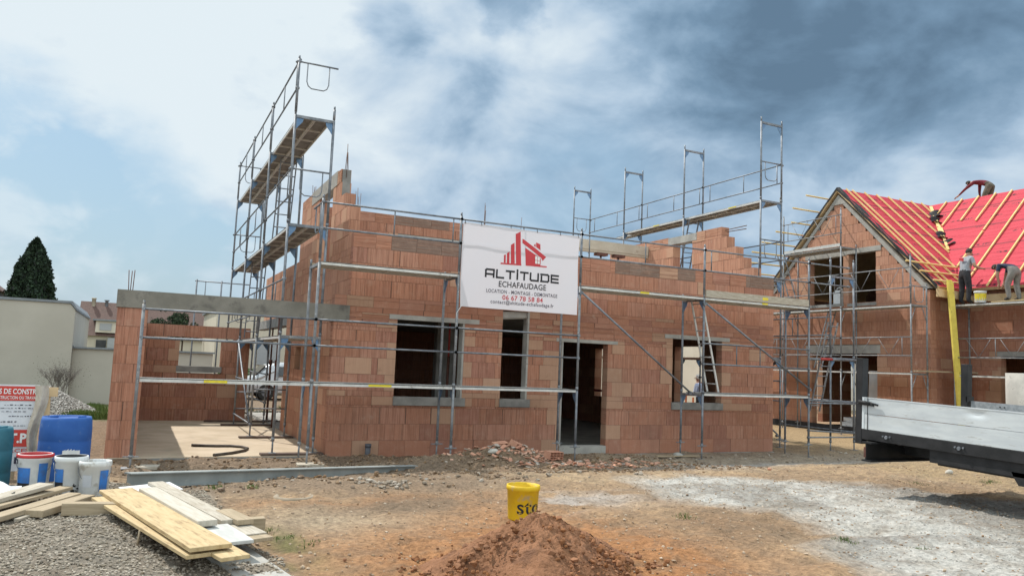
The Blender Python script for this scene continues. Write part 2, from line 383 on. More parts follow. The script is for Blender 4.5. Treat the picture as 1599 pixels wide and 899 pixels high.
# ---------------------------------------------------------------- ground
def g0(x, y):
    x = np.asarray(x, float); y = np.asarray(y, float)
    z = .3 * sst(-1.5, -5, y)
    z = z + .10 * sst(-2.6, -3.4, x) * sst(-3.6, -4.8, y)
    return z
def inpoly(x, y, poly):
    c = np.zeros(x.shape, bool); n = len(poly)
    for i in range(n):
        x0, y0 = poly[i]; x1, y1 = poly[(i + 1) % n]
        if y0 == y1: continue
        k = ((y0 > y) != (y1 > y)) & (x < (x1 - x0) * (y - y0) / (y1 - y0) + x0); c ^= k
    return c
def gfull(x, y):
    x = np.asarray(x, float); y = np.asarray(y, float)
    z = g0(x, y)
    near = sst(16, 8, np.abs(x - 3)) * sst(14, 8, np.abs(y + 3))
    rough = sst(-3.9, -3.0, y) * sst(.0, -.25, y) * sst(7.5, 4.5, x) * sst(-3.9, -3.6, x)
    z = z + near * ((fbm(x, y, 1.3, 4, 3) - .5) * .07 + (fbm(x, y, .3, 4, 9) - .5) * .055)
    rid = 1 - np.abs(2 * fbm(x, y * 1.5, .55, 4, 13) - 1); z = z + near * (rid - .8) * .07
    z = z + rough * ((fbm(x, y, .45, 5, 5, .6) - .42) * .22)
    z = z + .30 * np.exp(-(((x - 2.75) / .95) ** 2 + ((y + 1.7) / .6) ** 2)) * (.75 + .5 * fbm(x, y, .3, 3, 8))      # soil under the brick rubble
    z = z + .17 * np.exp(-(((x - 1.7) / 1.2) ** 2 + ((y + 2.3) / .9) ** 2)) * fbm(x, y, .3, 3, 8) * 1.6
    z = z + .05 * np.exp(-(((x + .9) / .8) ** 2 + ((y + 5.1) / .35) ** 2))
    # wheel ruts along the crushed stone track
    z = z - .03 * np.exp(-((y + 8.6 + (x - 3.0) * .35 + .15 * np.sin(x * 1.3)) / .22) ** 2) * sst(2, 3, x) * sst(9, 6, x)
    # never above the floors
    ins = (x > -3.45) & (x < 10.5) & (y > .0) & (y < 10.5)
    z = np.where(ins, np.minimum(z, -.05), z)
    z = z + .25 * sst(2, 6, fbm(x, y, 9, 2, 4) * 0 + np.maximum(0, x - 30) * .1) * 0
    return z
TRACK = [(3.0, -5.2), (4.4, -4.85), (5.6, -5.7), (6.9, -7.6), (9, -12), (3.4, -13), (1.9, -10.3), (2.3, -8.95), (2.95, -8.7), (3.25, -7.5), (2.6, -6.9)]
def groundcol(x, y):
    wx = x + (fbm(x, y, 1.1, 4, 21) - .5) * 1.1; wy = y + (fbm(x, y, 1.1, 4, 22) - .5) * 1.1
    tan = np.array((.42, .295, .18)); orange = np.array((.38, .185, .082)); brown = np.array((.225, .155, .10)); grey = np.array((.34, .315, .28))
    white = np.array((.46, .445, .41)); gravel = np.array((.27, .235, .19)); straw = np.array((.36, .255, .145)); red = np.array((.30, .13, .07)); dgrey = np.array((.26, .245, .225)); green = np.array((.10, .13, .045))
    c = np.ones(x.shape + (3,)) * tan
    def lay(m, col):
        nonlocal c
        m = np.clip(m, 0, 1)[..., None]; c = c * (1 - m) + col * m
    lay(sst(.48, .62, fbm(x, y, 1.6, 5, 31)) * .75, np.array((.33, .23, .145)))
    lay(sst(.52, .66, fbm(x, y, .8, 5, 36)) * .6, np.array((.43, .32, .205)))
    lay(sst(.5, .64, fbm(x, y, .35, 5, 38)) * .5, np.array((.27, .19, .125)))
    # orange clay in front
    lay(np.exp(-(((wx + .1) / 1.6) ** 2 + ((wy + 8.6) / 2.1) ** 2)) * 1.35, orange)
    lay(np.exp(-(((wx + 1.0) / 1.2) ** 2 + ((wy + 5.9) / .35) ** 2)) * .8, orange * .95)
    # damp dark patch
    lay(np.exp(-(((wx + .55) / .95) ** 2 + ((wy + 6.2) / .5) ** 2)) * 1.2, brown)
    lay(np.exp(-(((wx - 2.4) / .8) ** 2 + ((wy + 7.9) / .55) ** 2)) * 1.1, np.array((.27, .175, .105)))
    # dug strip along the house
    lay(sst(-4.3, -3.5, wy) * sst(6.5, 4.5, wx) * .97, brown); lay(sst(-5.7, -4.9, wy) * sst(2.2, .6, wx) * sst(-3.4, -2.6, wx) * .75, np.array((.23, .17, .12)))
    lay(sst(-4.6, -2.6, wy) * sst(4.5, 6.5, wx) * sst(18, 13, wx) * .85, np.array((.30, .25, .19)) * 1.1)
    lay(np.exp(-(((wx - 8.2) / 2.2) ** 2 + ((wy + 2.6) / .6) ** 2)) * 1.0, np.array((.47, .46, .44)))
    lay(np.exp(-(((wx - 5.4) / 1.6) ** 2 + ((wy + 3.5) / .5) ** 2)) * .5, np.array((.47, .44, .40)))
    lay(sst(-4.2, -3.0, wy) * sst(6, 4, wy) * sst(-3.2, -3.6, wx) * sst(-9, -7, wx) * .9, brown)
    # sandy earth beyond
    lay(sst(-1.5, .5, wy) * sst(10.3, 11, wx) * sst(22, 17, wx), straw)
    lay(sst(-.8, .2, wy) * sst(9.5, 11, wx) * sst(.3, .5, fbm(x, y, .6, 4, 41)) * sst(14, 12, wx) * .7, brown)
    lay(sst(7.6, 8.6, wx) * sst(-8.5, -6.5, wy) * sst(-2.2, -4, wy) * .8, np.array((.36, .26, .15)))
    # crushed stone track
    tm = np.zeros(x.shape)
    for k in range(12):
        a = k * math.pi / 6; tm += inpoly(wx * .55 + x * .45 + .22 * math.cos(a), wy * .55 + y * .45 + .22 * math.sin(a), TRACK) / 12.0
    tn = fbm(x, y, .5, 5, 51)
    lay(tm * sst(.28, .42, tn + tm * .18) * .95, white * (.8 + .3 * 1))
    lay(tm * sst(.48, .60, fbm(x, y, .9, 5, 52)) * .75, grey * .9); lay(tm * sst(.58, .68, fbm(x, y, .4, 5, 57)) * .3, np.array((.30, .25, .19)))
    lay(np.exp(-((wy + 8.75 + (wx - 3.0) * .35) / .17) ** 2) * sst(2.3, 3, wx) * .6, dgrey)
    lay(np.exp(-(((wx - 1.55) / .75) ** 2 + ((wy + 6.6) / .4) ** 2)) * .7 * sst(.4, .55, fbm(x, y, .3, 4, 53)), np.array((.42, .40, .38)))
    lay(np.exp(-(((wx + 1.6) / .8) ** 2 + ((wy + 6.9) / .6) ** 2)) * .55, np.array((.40, .35, .26)))
    # gravel on the left
    gm = sst(-2.05, -2.35, wx * .4 + x * .6 + (y + 7.5) * .10) * sst(-4.6, -5.3, wy * .4 + y * .6) * sst(-13, -11, y)
    lay(gm, gravel)
    lay(np.exp(-(((x + 1.98) / .14) ** 2)) * sst(-6.8, -7.4, y) * sst(.35, .55, fbm(x, y, .4, 3, 61)) * .7, green)
    lay(sst(9, 12, y) * sst(3, 1, np.abs(x + 5)) * .8, green * 1.1)
    lay(sst(7.4, 8, y) * sst(-3.2, -3.7, x) * sst(14, 10, y) * .7, green)
    far = sst(25, 60, np.hypot(x, y)); lay(sst(.5, .62, fbm(x, y, .12, 3, 44)) * .35 * sst(12, 8, np.abs(x - 3)), np.array((.20, .15, .105)))
    lay(far * .9, np.array((.12, .14, .06)))
    return c
def axis(*segs):
    out = []
    for a, b, st in segs: out += list(np.arange(a, b, st))
    return out
gx = [-400, -250, -150, -90, -60, -40, -28, -20, -14, -10, -8] + axis((-7, -5.5, .12), (-5.5, 9, .04), (9, 16, .09), (16, 24, .3)) + [24, 27, 32, 40, 55, 80, 120, 180, 260, 400]
gy = [-300, -150, -80, -45, -28, -20, -16] + axis((-14, -11, .15), (-11, -1, .04), (-1, 3, .08), (3, 14, .2)) + [14, 16, 20, 26, 36, 50, 80, 130, 220, 400]
GX, GY = np.meshgrid(np.array(gx, float), np.array(gy, float), indexing='ij')
GZ = gfull(GX, GY); GC = groundcol(GX, GY)
def npmesh(name, V, F, mat, colr=None, smooth=True):
    me = bpy.data.meshes.new(name); nv = len(V); nf = len(F); k = F.shape[1]
    me.vertices.add(nv); me.vertices.foreach_set('co', V.astype(np.float32).ravel())
    me.loops.add(nf * k); me.loops.foreach_set('vertex_index', F.astype(np.int32).ravel())
    me.polygons.add(nf); me.polygons.foreach_set('loop_start', np.arange(0, nf * k, k, dtype=np.int32))
    me.polygons.foreach_set('use_smooth', np.full(nf, smooth))
    me.update(calc_edges=True)
    if colr is not None:
        ca = me.color_attributes.new('Col', 'FLOAT_COLOR', 'POINT'); c4 = np.ones((nv, 4), np.float32); c4[:, :3] = colr; ca.data.foreach_set('color', c4.ravel())
    me.materials.append(mat); o = bpy.data.objects.new(name, me); COL.objects.link(o); return o
ni, nj = GX.shape
I = np.arange(ni * nj).reshape(ni, nj)
F = np.stack([I[:-1, :-1], I[1:, :-1], I[1:, 1:], I[:-1, 1:]], -1).reshape(-1, 4)
setting(npmesh('ground', np.stack([GX, GY, GZ], -1).reshape(-1, 3), F, soil_m, GC.reshape(-1, 3)))

# loose stones: small squashed crystals scattered as one mesh
ICO = np.array([(0, 0, 1), (.894, 0, .447), (.276, .851, .447), (-.724, .526, .447), (-.724, -.526, .447), (.276, -.851, .447),
                (.724, .526, -.447), (-.276, .851, -.447), (-.894, 0, -.447), (-.276, -.851, -.447), (.724, -.526, -.447), (0, 0, -1)])
ICF = np.array([(0, 1, 2), (0, 2, 3), (0, 3, 4), (0, 4, 5), (0, 5, 1), (1, 6, 2), (2, 7, 3), (3, 8, 4), (4, 9, 5), (5, 10, 1),
                (6, 7, 2), (7, 8, 3), (8, 9, 4), (9, 10, 5), (10, 6, 1), (6, 11, 7), (7, 11, 8), (8, 11, 9), (9, 11, 10), (10, 11, 6)])
def scatter(name, xs, ys, zs, sizes, cols, label, cat, flat=.65, mat=None, kind='stuff', bury=.25):
    n = len(xs); S = np.asarray(sizes)[:, None, None]
    V = ICO[None] * (1 + rng.uniform(-.35, .35, (n, 12, 1))) * S * rng.uniform(.6, 1.25, (n, 1, 3))
    a = rng.uniform(0, 6.28, n); ca, sa = np.cos(a), np.sin(a); tl = rng.uniform(-.6, .6, n); ct, st = np.cos(tl), np.sin(tl)
    X = V[..., 0] * ct[:, None] - V[..., 2] * st[:, None]; Z = V[..., 0] * st[:, None] + V[..., 2] * ct[:, None]; Y = V[..., 1]
    X, Y = X * ca[:, None] - Y * sa[:, None], X * sa[:, None] + Y * ca[:, None]
    Vw = np.stack([X + np.asarray(xs)[:, None], Y + np.asarray(ys)[:, None], Z * flat + np.asarray(zs)[:, None] + np.asarray(sizes)[:, None] * (flat - bury)], -1)
    Fw = (ICF[None] + (np.arange(n) * 12)[:, None, None]).reshape(-1, 3)
    o = npmesh(name, Vw.reshape(-1, 3), Fw, mat or stone_vc, np.repeat(cols, 12, 0), False)
    return setting(o, kind, label, cat) if kind else o
def cols(n, a, b, j=.05):
    t = rng.uniform(0, 1, (n, 1)); return np.clip(np.array(a) * (1 - t) + np.array(b) * t + rng.uniform(-j, j, (n, 1)), .02, .9)
n = 21000
xs = -2.1 - rng.uniform(0, 1, n) ** 1.0 * 3.0; ys = rng.uniform(-10.6, -5.0, n)
k = xs + (ys + 7.5) * .10 < -2.2 + (fbm(xs, ys, .5, 3, 71) - .5) * .4; xs, ys = xs[k], ys[k]; n = len(xs)
scatter('gravel', xs, ys, gfull(xs, ys), rng.uniform(.005, .014, n), cols(n, (.18, .15, .115), (.42, .37, .30)), 'grey brown gravel covering the ground around the planks on the left', 'gravel')
n = 8500
xs = rng.uniform(-3.8, 6.5, n); ys = rng.uniform(-5.6, -.15, n)
k = (fbm(xs, ys, .6, 3, 72) > .38) & (ys > -4.3 - rng.uniform(0, 1.3, n) * (xs < 1.6)); xs, ys = xs[k], ys[k]; n = len(xs)
scatter('soil_clods', xs, ys, gfull(xs, ys), rng.uniform(.008, .042, n) ** 1.0 * rng.uniform(.35, 1, n), cols(n, (.16, .105, .066), (.32, .23, .155)), 'brown clods of dug soil in the strip along the brick house', 'soil')
n = 4500
xs = rng.uniform(1.9, 8.5, n); ys = rng.uniform(-11, -4.8, n)
k = inpoly(xs + (fbm(xs, ys, .5, 3, 73) - .5) * .8, ys, TRACK); xs, ys = xs[k], ys[k]; n = len(xs)
scatter('crushed_stone', xs, ys, gfull(xs, ys), rng.uniform(.003, .011, n), cols(n, (.28, .265, .24), (.48, .46, .43)), 'pale crushed stone spread over the vehicle track on the right', 'crushed stone')
n = 5200
xs = rng.uniform(-2.6, 10, n); ys = rng.uniform(-10.5, -3.5, n)
scatter('pebbles', xs, ys, gfull(xs, ys), rng.uniform(.004, .02, n) * rng.uniform(.4, 1, n), cols(n, (.24, .16, .10), (.50, .40, .30)), 'small loose pebbles scattered over the tan and orange earth', 'pebbles')
n = 230
xs = np.concatenate([rng.normal(-.45, .22, 70), rng.normal(1.0, 1.4, 60), rng.uniform(6.5, 12.5, 100)]); ys = np.concatenate([rng.normal(-5.2, .12, 70), rng.normal(-4.6, .3, 60), rng.uniform(-2.2, -.2, 100)])
scatter('stone_debris', xs, ys, gfull(xs, ys), rng.uniform(.01, .042, n), cols(n, (.20, .16, .12), (.40, .35, .29)), 'grey stone fragments in the earth before the steel beam and the right wall corner', 'stones')

# ---------------------------------------------------------------- brick walls
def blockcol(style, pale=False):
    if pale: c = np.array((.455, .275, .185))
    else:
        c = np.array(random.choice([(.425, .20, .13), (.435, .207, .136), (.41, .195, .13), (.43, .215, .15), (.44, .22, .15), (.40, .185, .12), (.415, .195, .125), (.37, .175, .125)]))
    if style == 'lit': c = c * .60 + np.array((.50, .275, .18)) * .50  # walls facing the sun: sunlight put into the block colour as a paler orange
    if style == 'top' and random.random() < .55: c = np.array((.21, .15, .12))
    c = c * random.uniform(.93, 1.06)
    return tuple(c)
def brick_rows(mb, O, A, N, rows, th, openings=(), style='front', bl=.5, seed=1, paleness=.03, hrows=(), rowtint=None):
    """rows: (z0, z1, u0, u1). O origin, A along, N outward normal (wall body lies on -N side)"""
    rnd = random.Random(seed); O = Vector(O); A = Vector(A); N = Vector(N)
    for ri, (z0, z1, ua, ub) in enumerate(rows):
        off = (ri % 2) * bl * .5 + rnd.uniform(-.06, .06)
        # split the row where an opening starts or ends part way up
        cuts = {z0, z1}
        for (a, b, c, d) in openings:
            for q in (c, d):
                if z0 + .03 < q < z1 - .03: cuts.add(q)
        cuts = sorted(cuts)
        for q0, q1 in zip(cuts, cuts[1:]):
            segs = [(ua, ub)]
            for (a, b, c, d) in openings:
                if c < q1 - .02 and d > q0 + .02:
                    ns = []
                    for s, e in segs:
                        if a > s: ns.append((s, min(e, a)))
                        if b < e: ns.append((max(s, b), e))
                    segs = [(s, e) for s, e in ns if e - s > .01]
            for s, e in segs:
                mb.obox(O + A * (s + .012) - N * (th - .007) + Vector((0, 0, q0)), A * (e - s - .024), N * (th - .014), (0, 0, q1 - q0), 1)
                u = s; first = True
                grid = [s]
                g = math.floor((s - off) / bl) * bl + off + bl
                while g < e - .07:
                    if g > s + .07:
                        grid.append(g)
                    g += bl
                    if rnd.random() < .10: g += rnd.choice((-.12, .1, -.2))
                grid.append(e)
                for u0, u1 in zip(grid, grid[1:]):
                    parts = [(u0, u1)]
                    if (u1 - u0) > .3 and rnd.random() < .10:
                        c = u0 + (u1 - u0) * rnd.choice((.25, .3, .7)); parts = [(u0, c), (c, u1)]
                    for p0, p1 in parts:
                        alt = ri % 2 == seed % 2
                        atedge = alt and (abs(p0 - s) < .01 and s > ua + .01) or (abs(p1 - e) < .01 and e < ub - .01)
                        pale = rnd.random() < (.8 if atedge else paleness) and style != 'top'
                        random.seed(rnd.random())
                        st = 'top' if ri in hrows and style == 'front' else style
                        c = blockcol(st, pale); tn, rb_ = rowtint(q0) if rowtint else (1, 1); c = tuple(k_ * tn for k_ in c)
                        jit = rnd.uniform(-.0035, .0035) + (.004 if pale else 0)
                        gap = rnd.choice((.002, .002, .003, .003, .006, .014)); ga = .001 if abs(p0 - s) < .01 else gap; gb = .001 if abs(p1 - e) < .01 else .002
                        mb.obox(O + A * (p0 + ga) - N * (th + 0) + Vector((0, 0, q0 + .002)), A * (p1 - p0 - ga - gb), N * (th + jit), (0, 0, q1 - q0 - .005), 0,
                                c + ((.2 if pale else rb_ * rnd.uniform(.75, 1.1)),), (rnd.uniform(0, 50), rnd.uniform(0, 50)), True) if not (ri in hrows) else \
                        mb.obox(O + A * (p0 + ga) - N * (th + 0) + Vector((0, 0, q0 + .002)), A * (p1 - p0 - ga - gb), N * (th + jit), (0, 0, q1 - q0 - .005), 0,
                                c + (1.0,), (rnd.uniform(0, 50), rnd.uniform(0, 50)), False)
def wall(name, parent, O, A, N, rows, th, openings=(), style='front', seed=1, label=None, hrows=(), paleness=.06, bl=.5, rowtint=None):
    mb = MB(); brick_rows(mb, O, A, N, rows, th, openings, style, bl, seed, paleness, hrows, rowtint)
    return mb.build(name, [brick, mortar], parent, label)
def bx(name, mat, parent, *dims, label=None):
    mb = MB(); mb.box(*dims); return mb.build(name, mat, parent, label)
X1 = 10.55
ZR = [0, .3, .6, .9, 1.2, 1.5, 1.8, 2.1, 2.42, 2.73, 2.93, 3.24, 3.54, 3.83, 4.1]
def rowsz(zs, ua, ub): return [(a, b, ua, ub) for a, b in zip(zs, zs[1:])]

house = thing('brick_house', 'unfinished red clay block house with stepped gables and open window holes behind the white banner', 'house', (5, 5, 0))
ops = [(1.2, 2.57, 1.1, 2.54), (3.38, 3.98, 1.1, 2.86), (4.75, 5.88, .0, 2.3), (7.58, 8.98, 1.1, 2.51),
       (1.04, 2.87, 2.54, 2.63), (4.62, 6.12, 2.3, 2.37), (7.36, 9.2, 2.51, 2.6), (1.2, 2.62, .94, 1.1), (3.38, 4.03, .94, 1.1), (7.58, 9.0, .94, 1.1)]
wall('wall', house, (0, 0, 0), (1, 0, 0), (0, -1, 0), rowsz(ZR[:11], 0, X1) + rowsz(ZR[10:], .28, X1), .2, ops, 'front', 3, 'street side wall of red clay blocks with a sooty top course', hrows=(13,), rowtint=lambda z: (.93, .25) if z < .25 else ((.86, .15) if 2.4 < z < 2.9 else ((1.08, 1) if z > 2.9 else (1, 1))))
bx('lintel', concrete, house, 1.04, 2.87, -.012, .19, 2.54, 2.63); bx('lintel', concrete, house, 4.62, 6.12, -.012, .19, 2.3, 2.37); bx('lintel', concrete, house, 7.36, 9.2, -.012, .19, 2.51, 2.6)
bx('window_sill', concrete_dark, house, 1.19, 2.63, -.035, .2, .945, 1.1); bx('window_sill', concrete_dark, house, 3.37, 4.04, -.035, .2, .945, 1.1); bx('window_sill', concrete_dark, house, 7.57, 9.01, -.035, .2, .945, 1.1)
bx('door_sill', concrete, house, 4.755, 5.875, -.03, .2, -.02, .17)
bx('window_reveal', concrete, house, 3.94, 3.978, -.004, .2, 1.1, 2.86); bx('window_reveal', concrete, house, 2.53, 2.568, -.003, .2, 1.1, 2.54); bx('door_reveal', concrete, house, 4.752, 4.79, -.003, .2, .17, 2.3)
mb = MB()
for i in range(3): mb.obox((3.37, .03 + i * .01, 2.70 - i * .012), (.58, .0, .05), (0, .03, 0), (0, .01, .12 + .02 * i), 0)
mb.build('roller_shutter_box', concrete, house)
bx('footing', concrete, house, -.02, X1 + .02, -.03, .25, -.4, -.003)
# lower west wall, small niche, end face
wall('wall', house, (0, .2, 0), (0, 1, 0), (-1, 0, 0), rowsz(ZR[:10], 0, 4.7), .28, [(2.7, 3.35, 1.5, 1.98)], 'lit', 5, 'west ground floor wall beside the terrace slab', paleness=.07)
bx('niche_frame', galv_dirty, house, -.006, .02, 2.87, 2.9, 1.5, 1.98); bx('niche_back', window_dark, house, .2, .21, 2.9, 3.55, 1.5, 1.98)
# upper west wall and gable
gab = [(4.1, 4.4, .42, 5.4), (4.4, 4.69, .42, 5.4), (4.69, 5.0, .88, 5.4), (5.0, 5.3, 1.3, 5.4), (5.3, 5.58, 1.36, 5.4)]
gop = [(2.0, 3.35, 3.7, 5.3), (1.66, 4.2, 5.3, 5.58)]
def mv(rows, d): return [(a, b, c - d, e - d) for a, b, c, e in rows]
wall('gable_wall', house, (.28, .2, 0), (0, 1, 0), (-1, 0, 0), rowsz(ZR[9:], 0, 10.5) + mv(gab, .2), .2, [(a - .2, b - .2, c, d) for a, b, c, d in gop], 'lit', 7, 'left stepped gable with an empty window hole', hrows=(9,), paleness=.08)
bx('lintel', concrete, house, .27, .485, 1.66, 4.2, 5.3, 5.6)
bx('tie_column', concrete_dark, house, .3, .46, 1.3, 1.36, 5.02, 5.56)
# east gable
ewop = [(2.25, 3.45, .96, 2.48), (7.1, 7.6, .92, 2.4), (2.78, 3.62, 3.6, 5.36), (2.6, 3.85, 5.36, 5.58)]
er = [(4.1, 4.4, .42, 6.9), (4.4, 4.69, .76, 6.9), (4.69, 5.0, 1.05, 6.9), (5.0, 5.3, 1.38, 6.9), (5.3, 5.58, 1.6, 6.9)]
wall('gable_wall', house, (10.3, .2, 0), (0, 1, 0), (-1, 0, 0), rowsz(ZR, 0, 10.2) + mv(er, .2), .25, [(a - .2, b - .2, c, d) for a, b, c, d in ewop], 'lit', 9, 'right stepped gable of orange blocks in a sunlit tint', hrows=(18,), paleness=.10)
bx('lintel', concrete, house, 10.29, 10.56, 2.6, 3.85, 5.36, 5.56)
mb = MB(); mb.tube((10.42, 1.62, 5.5), (10.6, 1.0, 5.56), .012); mb.tube((10.5, 1.62, 5.47), (10.68, 1.1, 5.5), .012); mb.build('rebar', rebar_m, house)
# inner ridge wall, lintel beam, props
wall('inner_wall', house, (.48, 4.8, 0), (1, 0, 0), (0, -1, 0), [(2.93, 3.24, 0, 5.6), (3.24, 3.54, 0, 5.6), (3.54, 3.83, 0, 5.6), (3.83, 4.1, 0, 5.6), (4.1, 4.4, 0, 5.6), (4.4, 4.7, 0, 5.6), (4.7, 4.98, 0, 5.6), (4.98, 5.2, 0, 5.6), (5.2, 5.44, 0, 5.6)], .2,
     [(2.35, 3.6, 3.0, 4.84), (2.1, 3.9, 4.84, 4.98)], 'front', 12, 'upper inner wall of clay blocks behind the guard rail', hrows=(8,), paleness=.10)
bx('lintel', concrete, house, 2.58, 4.38, 4.79, 5.01, 4.85, 4.97)
mb = MB(); mb.obox((6.08, 4.78, 5.16), (4.2, 0, 0), (0, .24, 0), (0, 0, .27), 0); mb.obox((6.08, 4.80, 5.10), (4.2, 0, 0), (0, .18, 0), (0, 0, .06), 0); mb.build('ridge_beam', M('raw_concrete_beam', (.44, .38, .30), (.52, .46, .37), 3, .9, c3=(.34, .28, .22), s3=6), house)
for x in (7.2, 8.7, 9.3):
    p = MB(); p.tube((x, 4.9, 2.95), (x, 4.9, 5.02), .03); p.box(x - .18, x + .18, 4.8, 5.0, 5.02, 5.095); p.build('prop', rust, house)
# reinforcement bars on the inner wall
for (x, y, z, h, nn) in [(1.55, 4.9, 5.3, .75, 4), (5.0, 4.9, 5.3, .85, 3), (6.0, 4.9, 5.35, .55, 1), (.38, 1.33, 5.5, .6, 4), (.38, 4.6, 5.55, .35, 5), (-3.3, .1, 2.7, .40, 3)]:
    mb = MB()
    for i in range(nn):
        a = random.uniform(-.07, .07); b = random.uniform(-.07, .07)
        mb.tube((x + a, y + b, z - .1), (x + a + random.uniform(-.04, .04), y + b, z + h * random.uniform(.65, 1)), .007, n=5)
    mb.build('rebar', rebar_m if x > -1 else rust, house)
# floors, back walls
bx('floor_slab', concrete, house, .485, 10.28, .22, 10.4, 2.735, 2.925)
bx('floor_slab', concrete, house, .0, 10.5, .0 + .22, 10.4, -.1, .06)
wall('back_wall', house, (X1, 10.4, 0), (-1, 0, 0), (0, 1, 0), rowsz(ZR, 0, 8.7), .2, [], 'front', 14)
wall('inner_wall', house, (1.85, 5.1, 0), (0, 1, 0), (-1, 0, 0), rowsz(ZR[:10], 0, 5.1), .2, [], 'front', 15)
wall('inner_wall', house, (.28, 4.9, 0), (1, 0, 0), (0, 1, 0), rowsz(ZR[:10], 0, 1.7), .2, [], 'front', 16)
bx('inner_pillar', concrete_dark, house, 2.75, 3.2, 2.0, 2.2, .06, 2.735)
bx('window_frame', red_steel, house, 10.28, 10.29, 7.1, 7.6, 1.05, 1.12)
# garage port: pillar, beam, west wall, back wall with window
wall('garage_wall', house, (-3.5, 0, 0), (1, 0, 0), (0, -1, 0), [(i * .3025 + .03, (i + 1) * .3025 + .03, 0, .45) for i in range(8)], .3, [], 'front', 21, 'narrow pier of clay blocks at the far left under the beam', bl=.28, paleness=.10)
wall('garage_wall', house, (-3.05, .3, 0), (0, 1, 0), (1, 0, 0), [(i * .3025 + .03, (i + 1) * .3025 + .03, 0, 7.1) for i in range(8)], .2, [], 'front', 22)
wall('garage_wall', house, (-3.24, 7.4, 0), (1, 0, 0), (0, -1, 0), [(i * .3025 + .03, (i + 1) * .3025 + .03, 0, 2.75) for i in range(8)], .2, [(1.05, 2.05, 1.42, 2.06), (.75, 2.35, 2.06, 2.12), (1.02, 2.08, 1.26, 1.42)], 'front', 23, 'rear wall of the terrace with a small window hole')
bx('lintel', concrete_dark, house, -2.49, -.89, 7.39, 7.59, 2.062, 2.12); bx('window_sill', concrete_dark, house, -2.23, -1.15, 7.37, 7.6, 1.27, 1.42)
mb = MB(); mb.obox((-3.52, -.03, 2.45), (3.8, 0, .0), (0, .26, 0), (0, 0, .285), 0); mb.build('ring_beam', M('weathered_beam', (.175, .165, .14), (.235, .22, .19), 2, .9, bump=.004, bscale=30, c3=(.12, .112, .10), s3=3, a3=(.5, .68)), house, 'long grey concrete beam spanning from the left pier to the house corner')
bx('terrace_slab', slab_m, house, -3.45, -.005, .0, 7.6, -.35, .045)
bx('terrace_slab_edge', concrete_dark, house, -3.55, -.03, -.02, .0, -.35, .03)

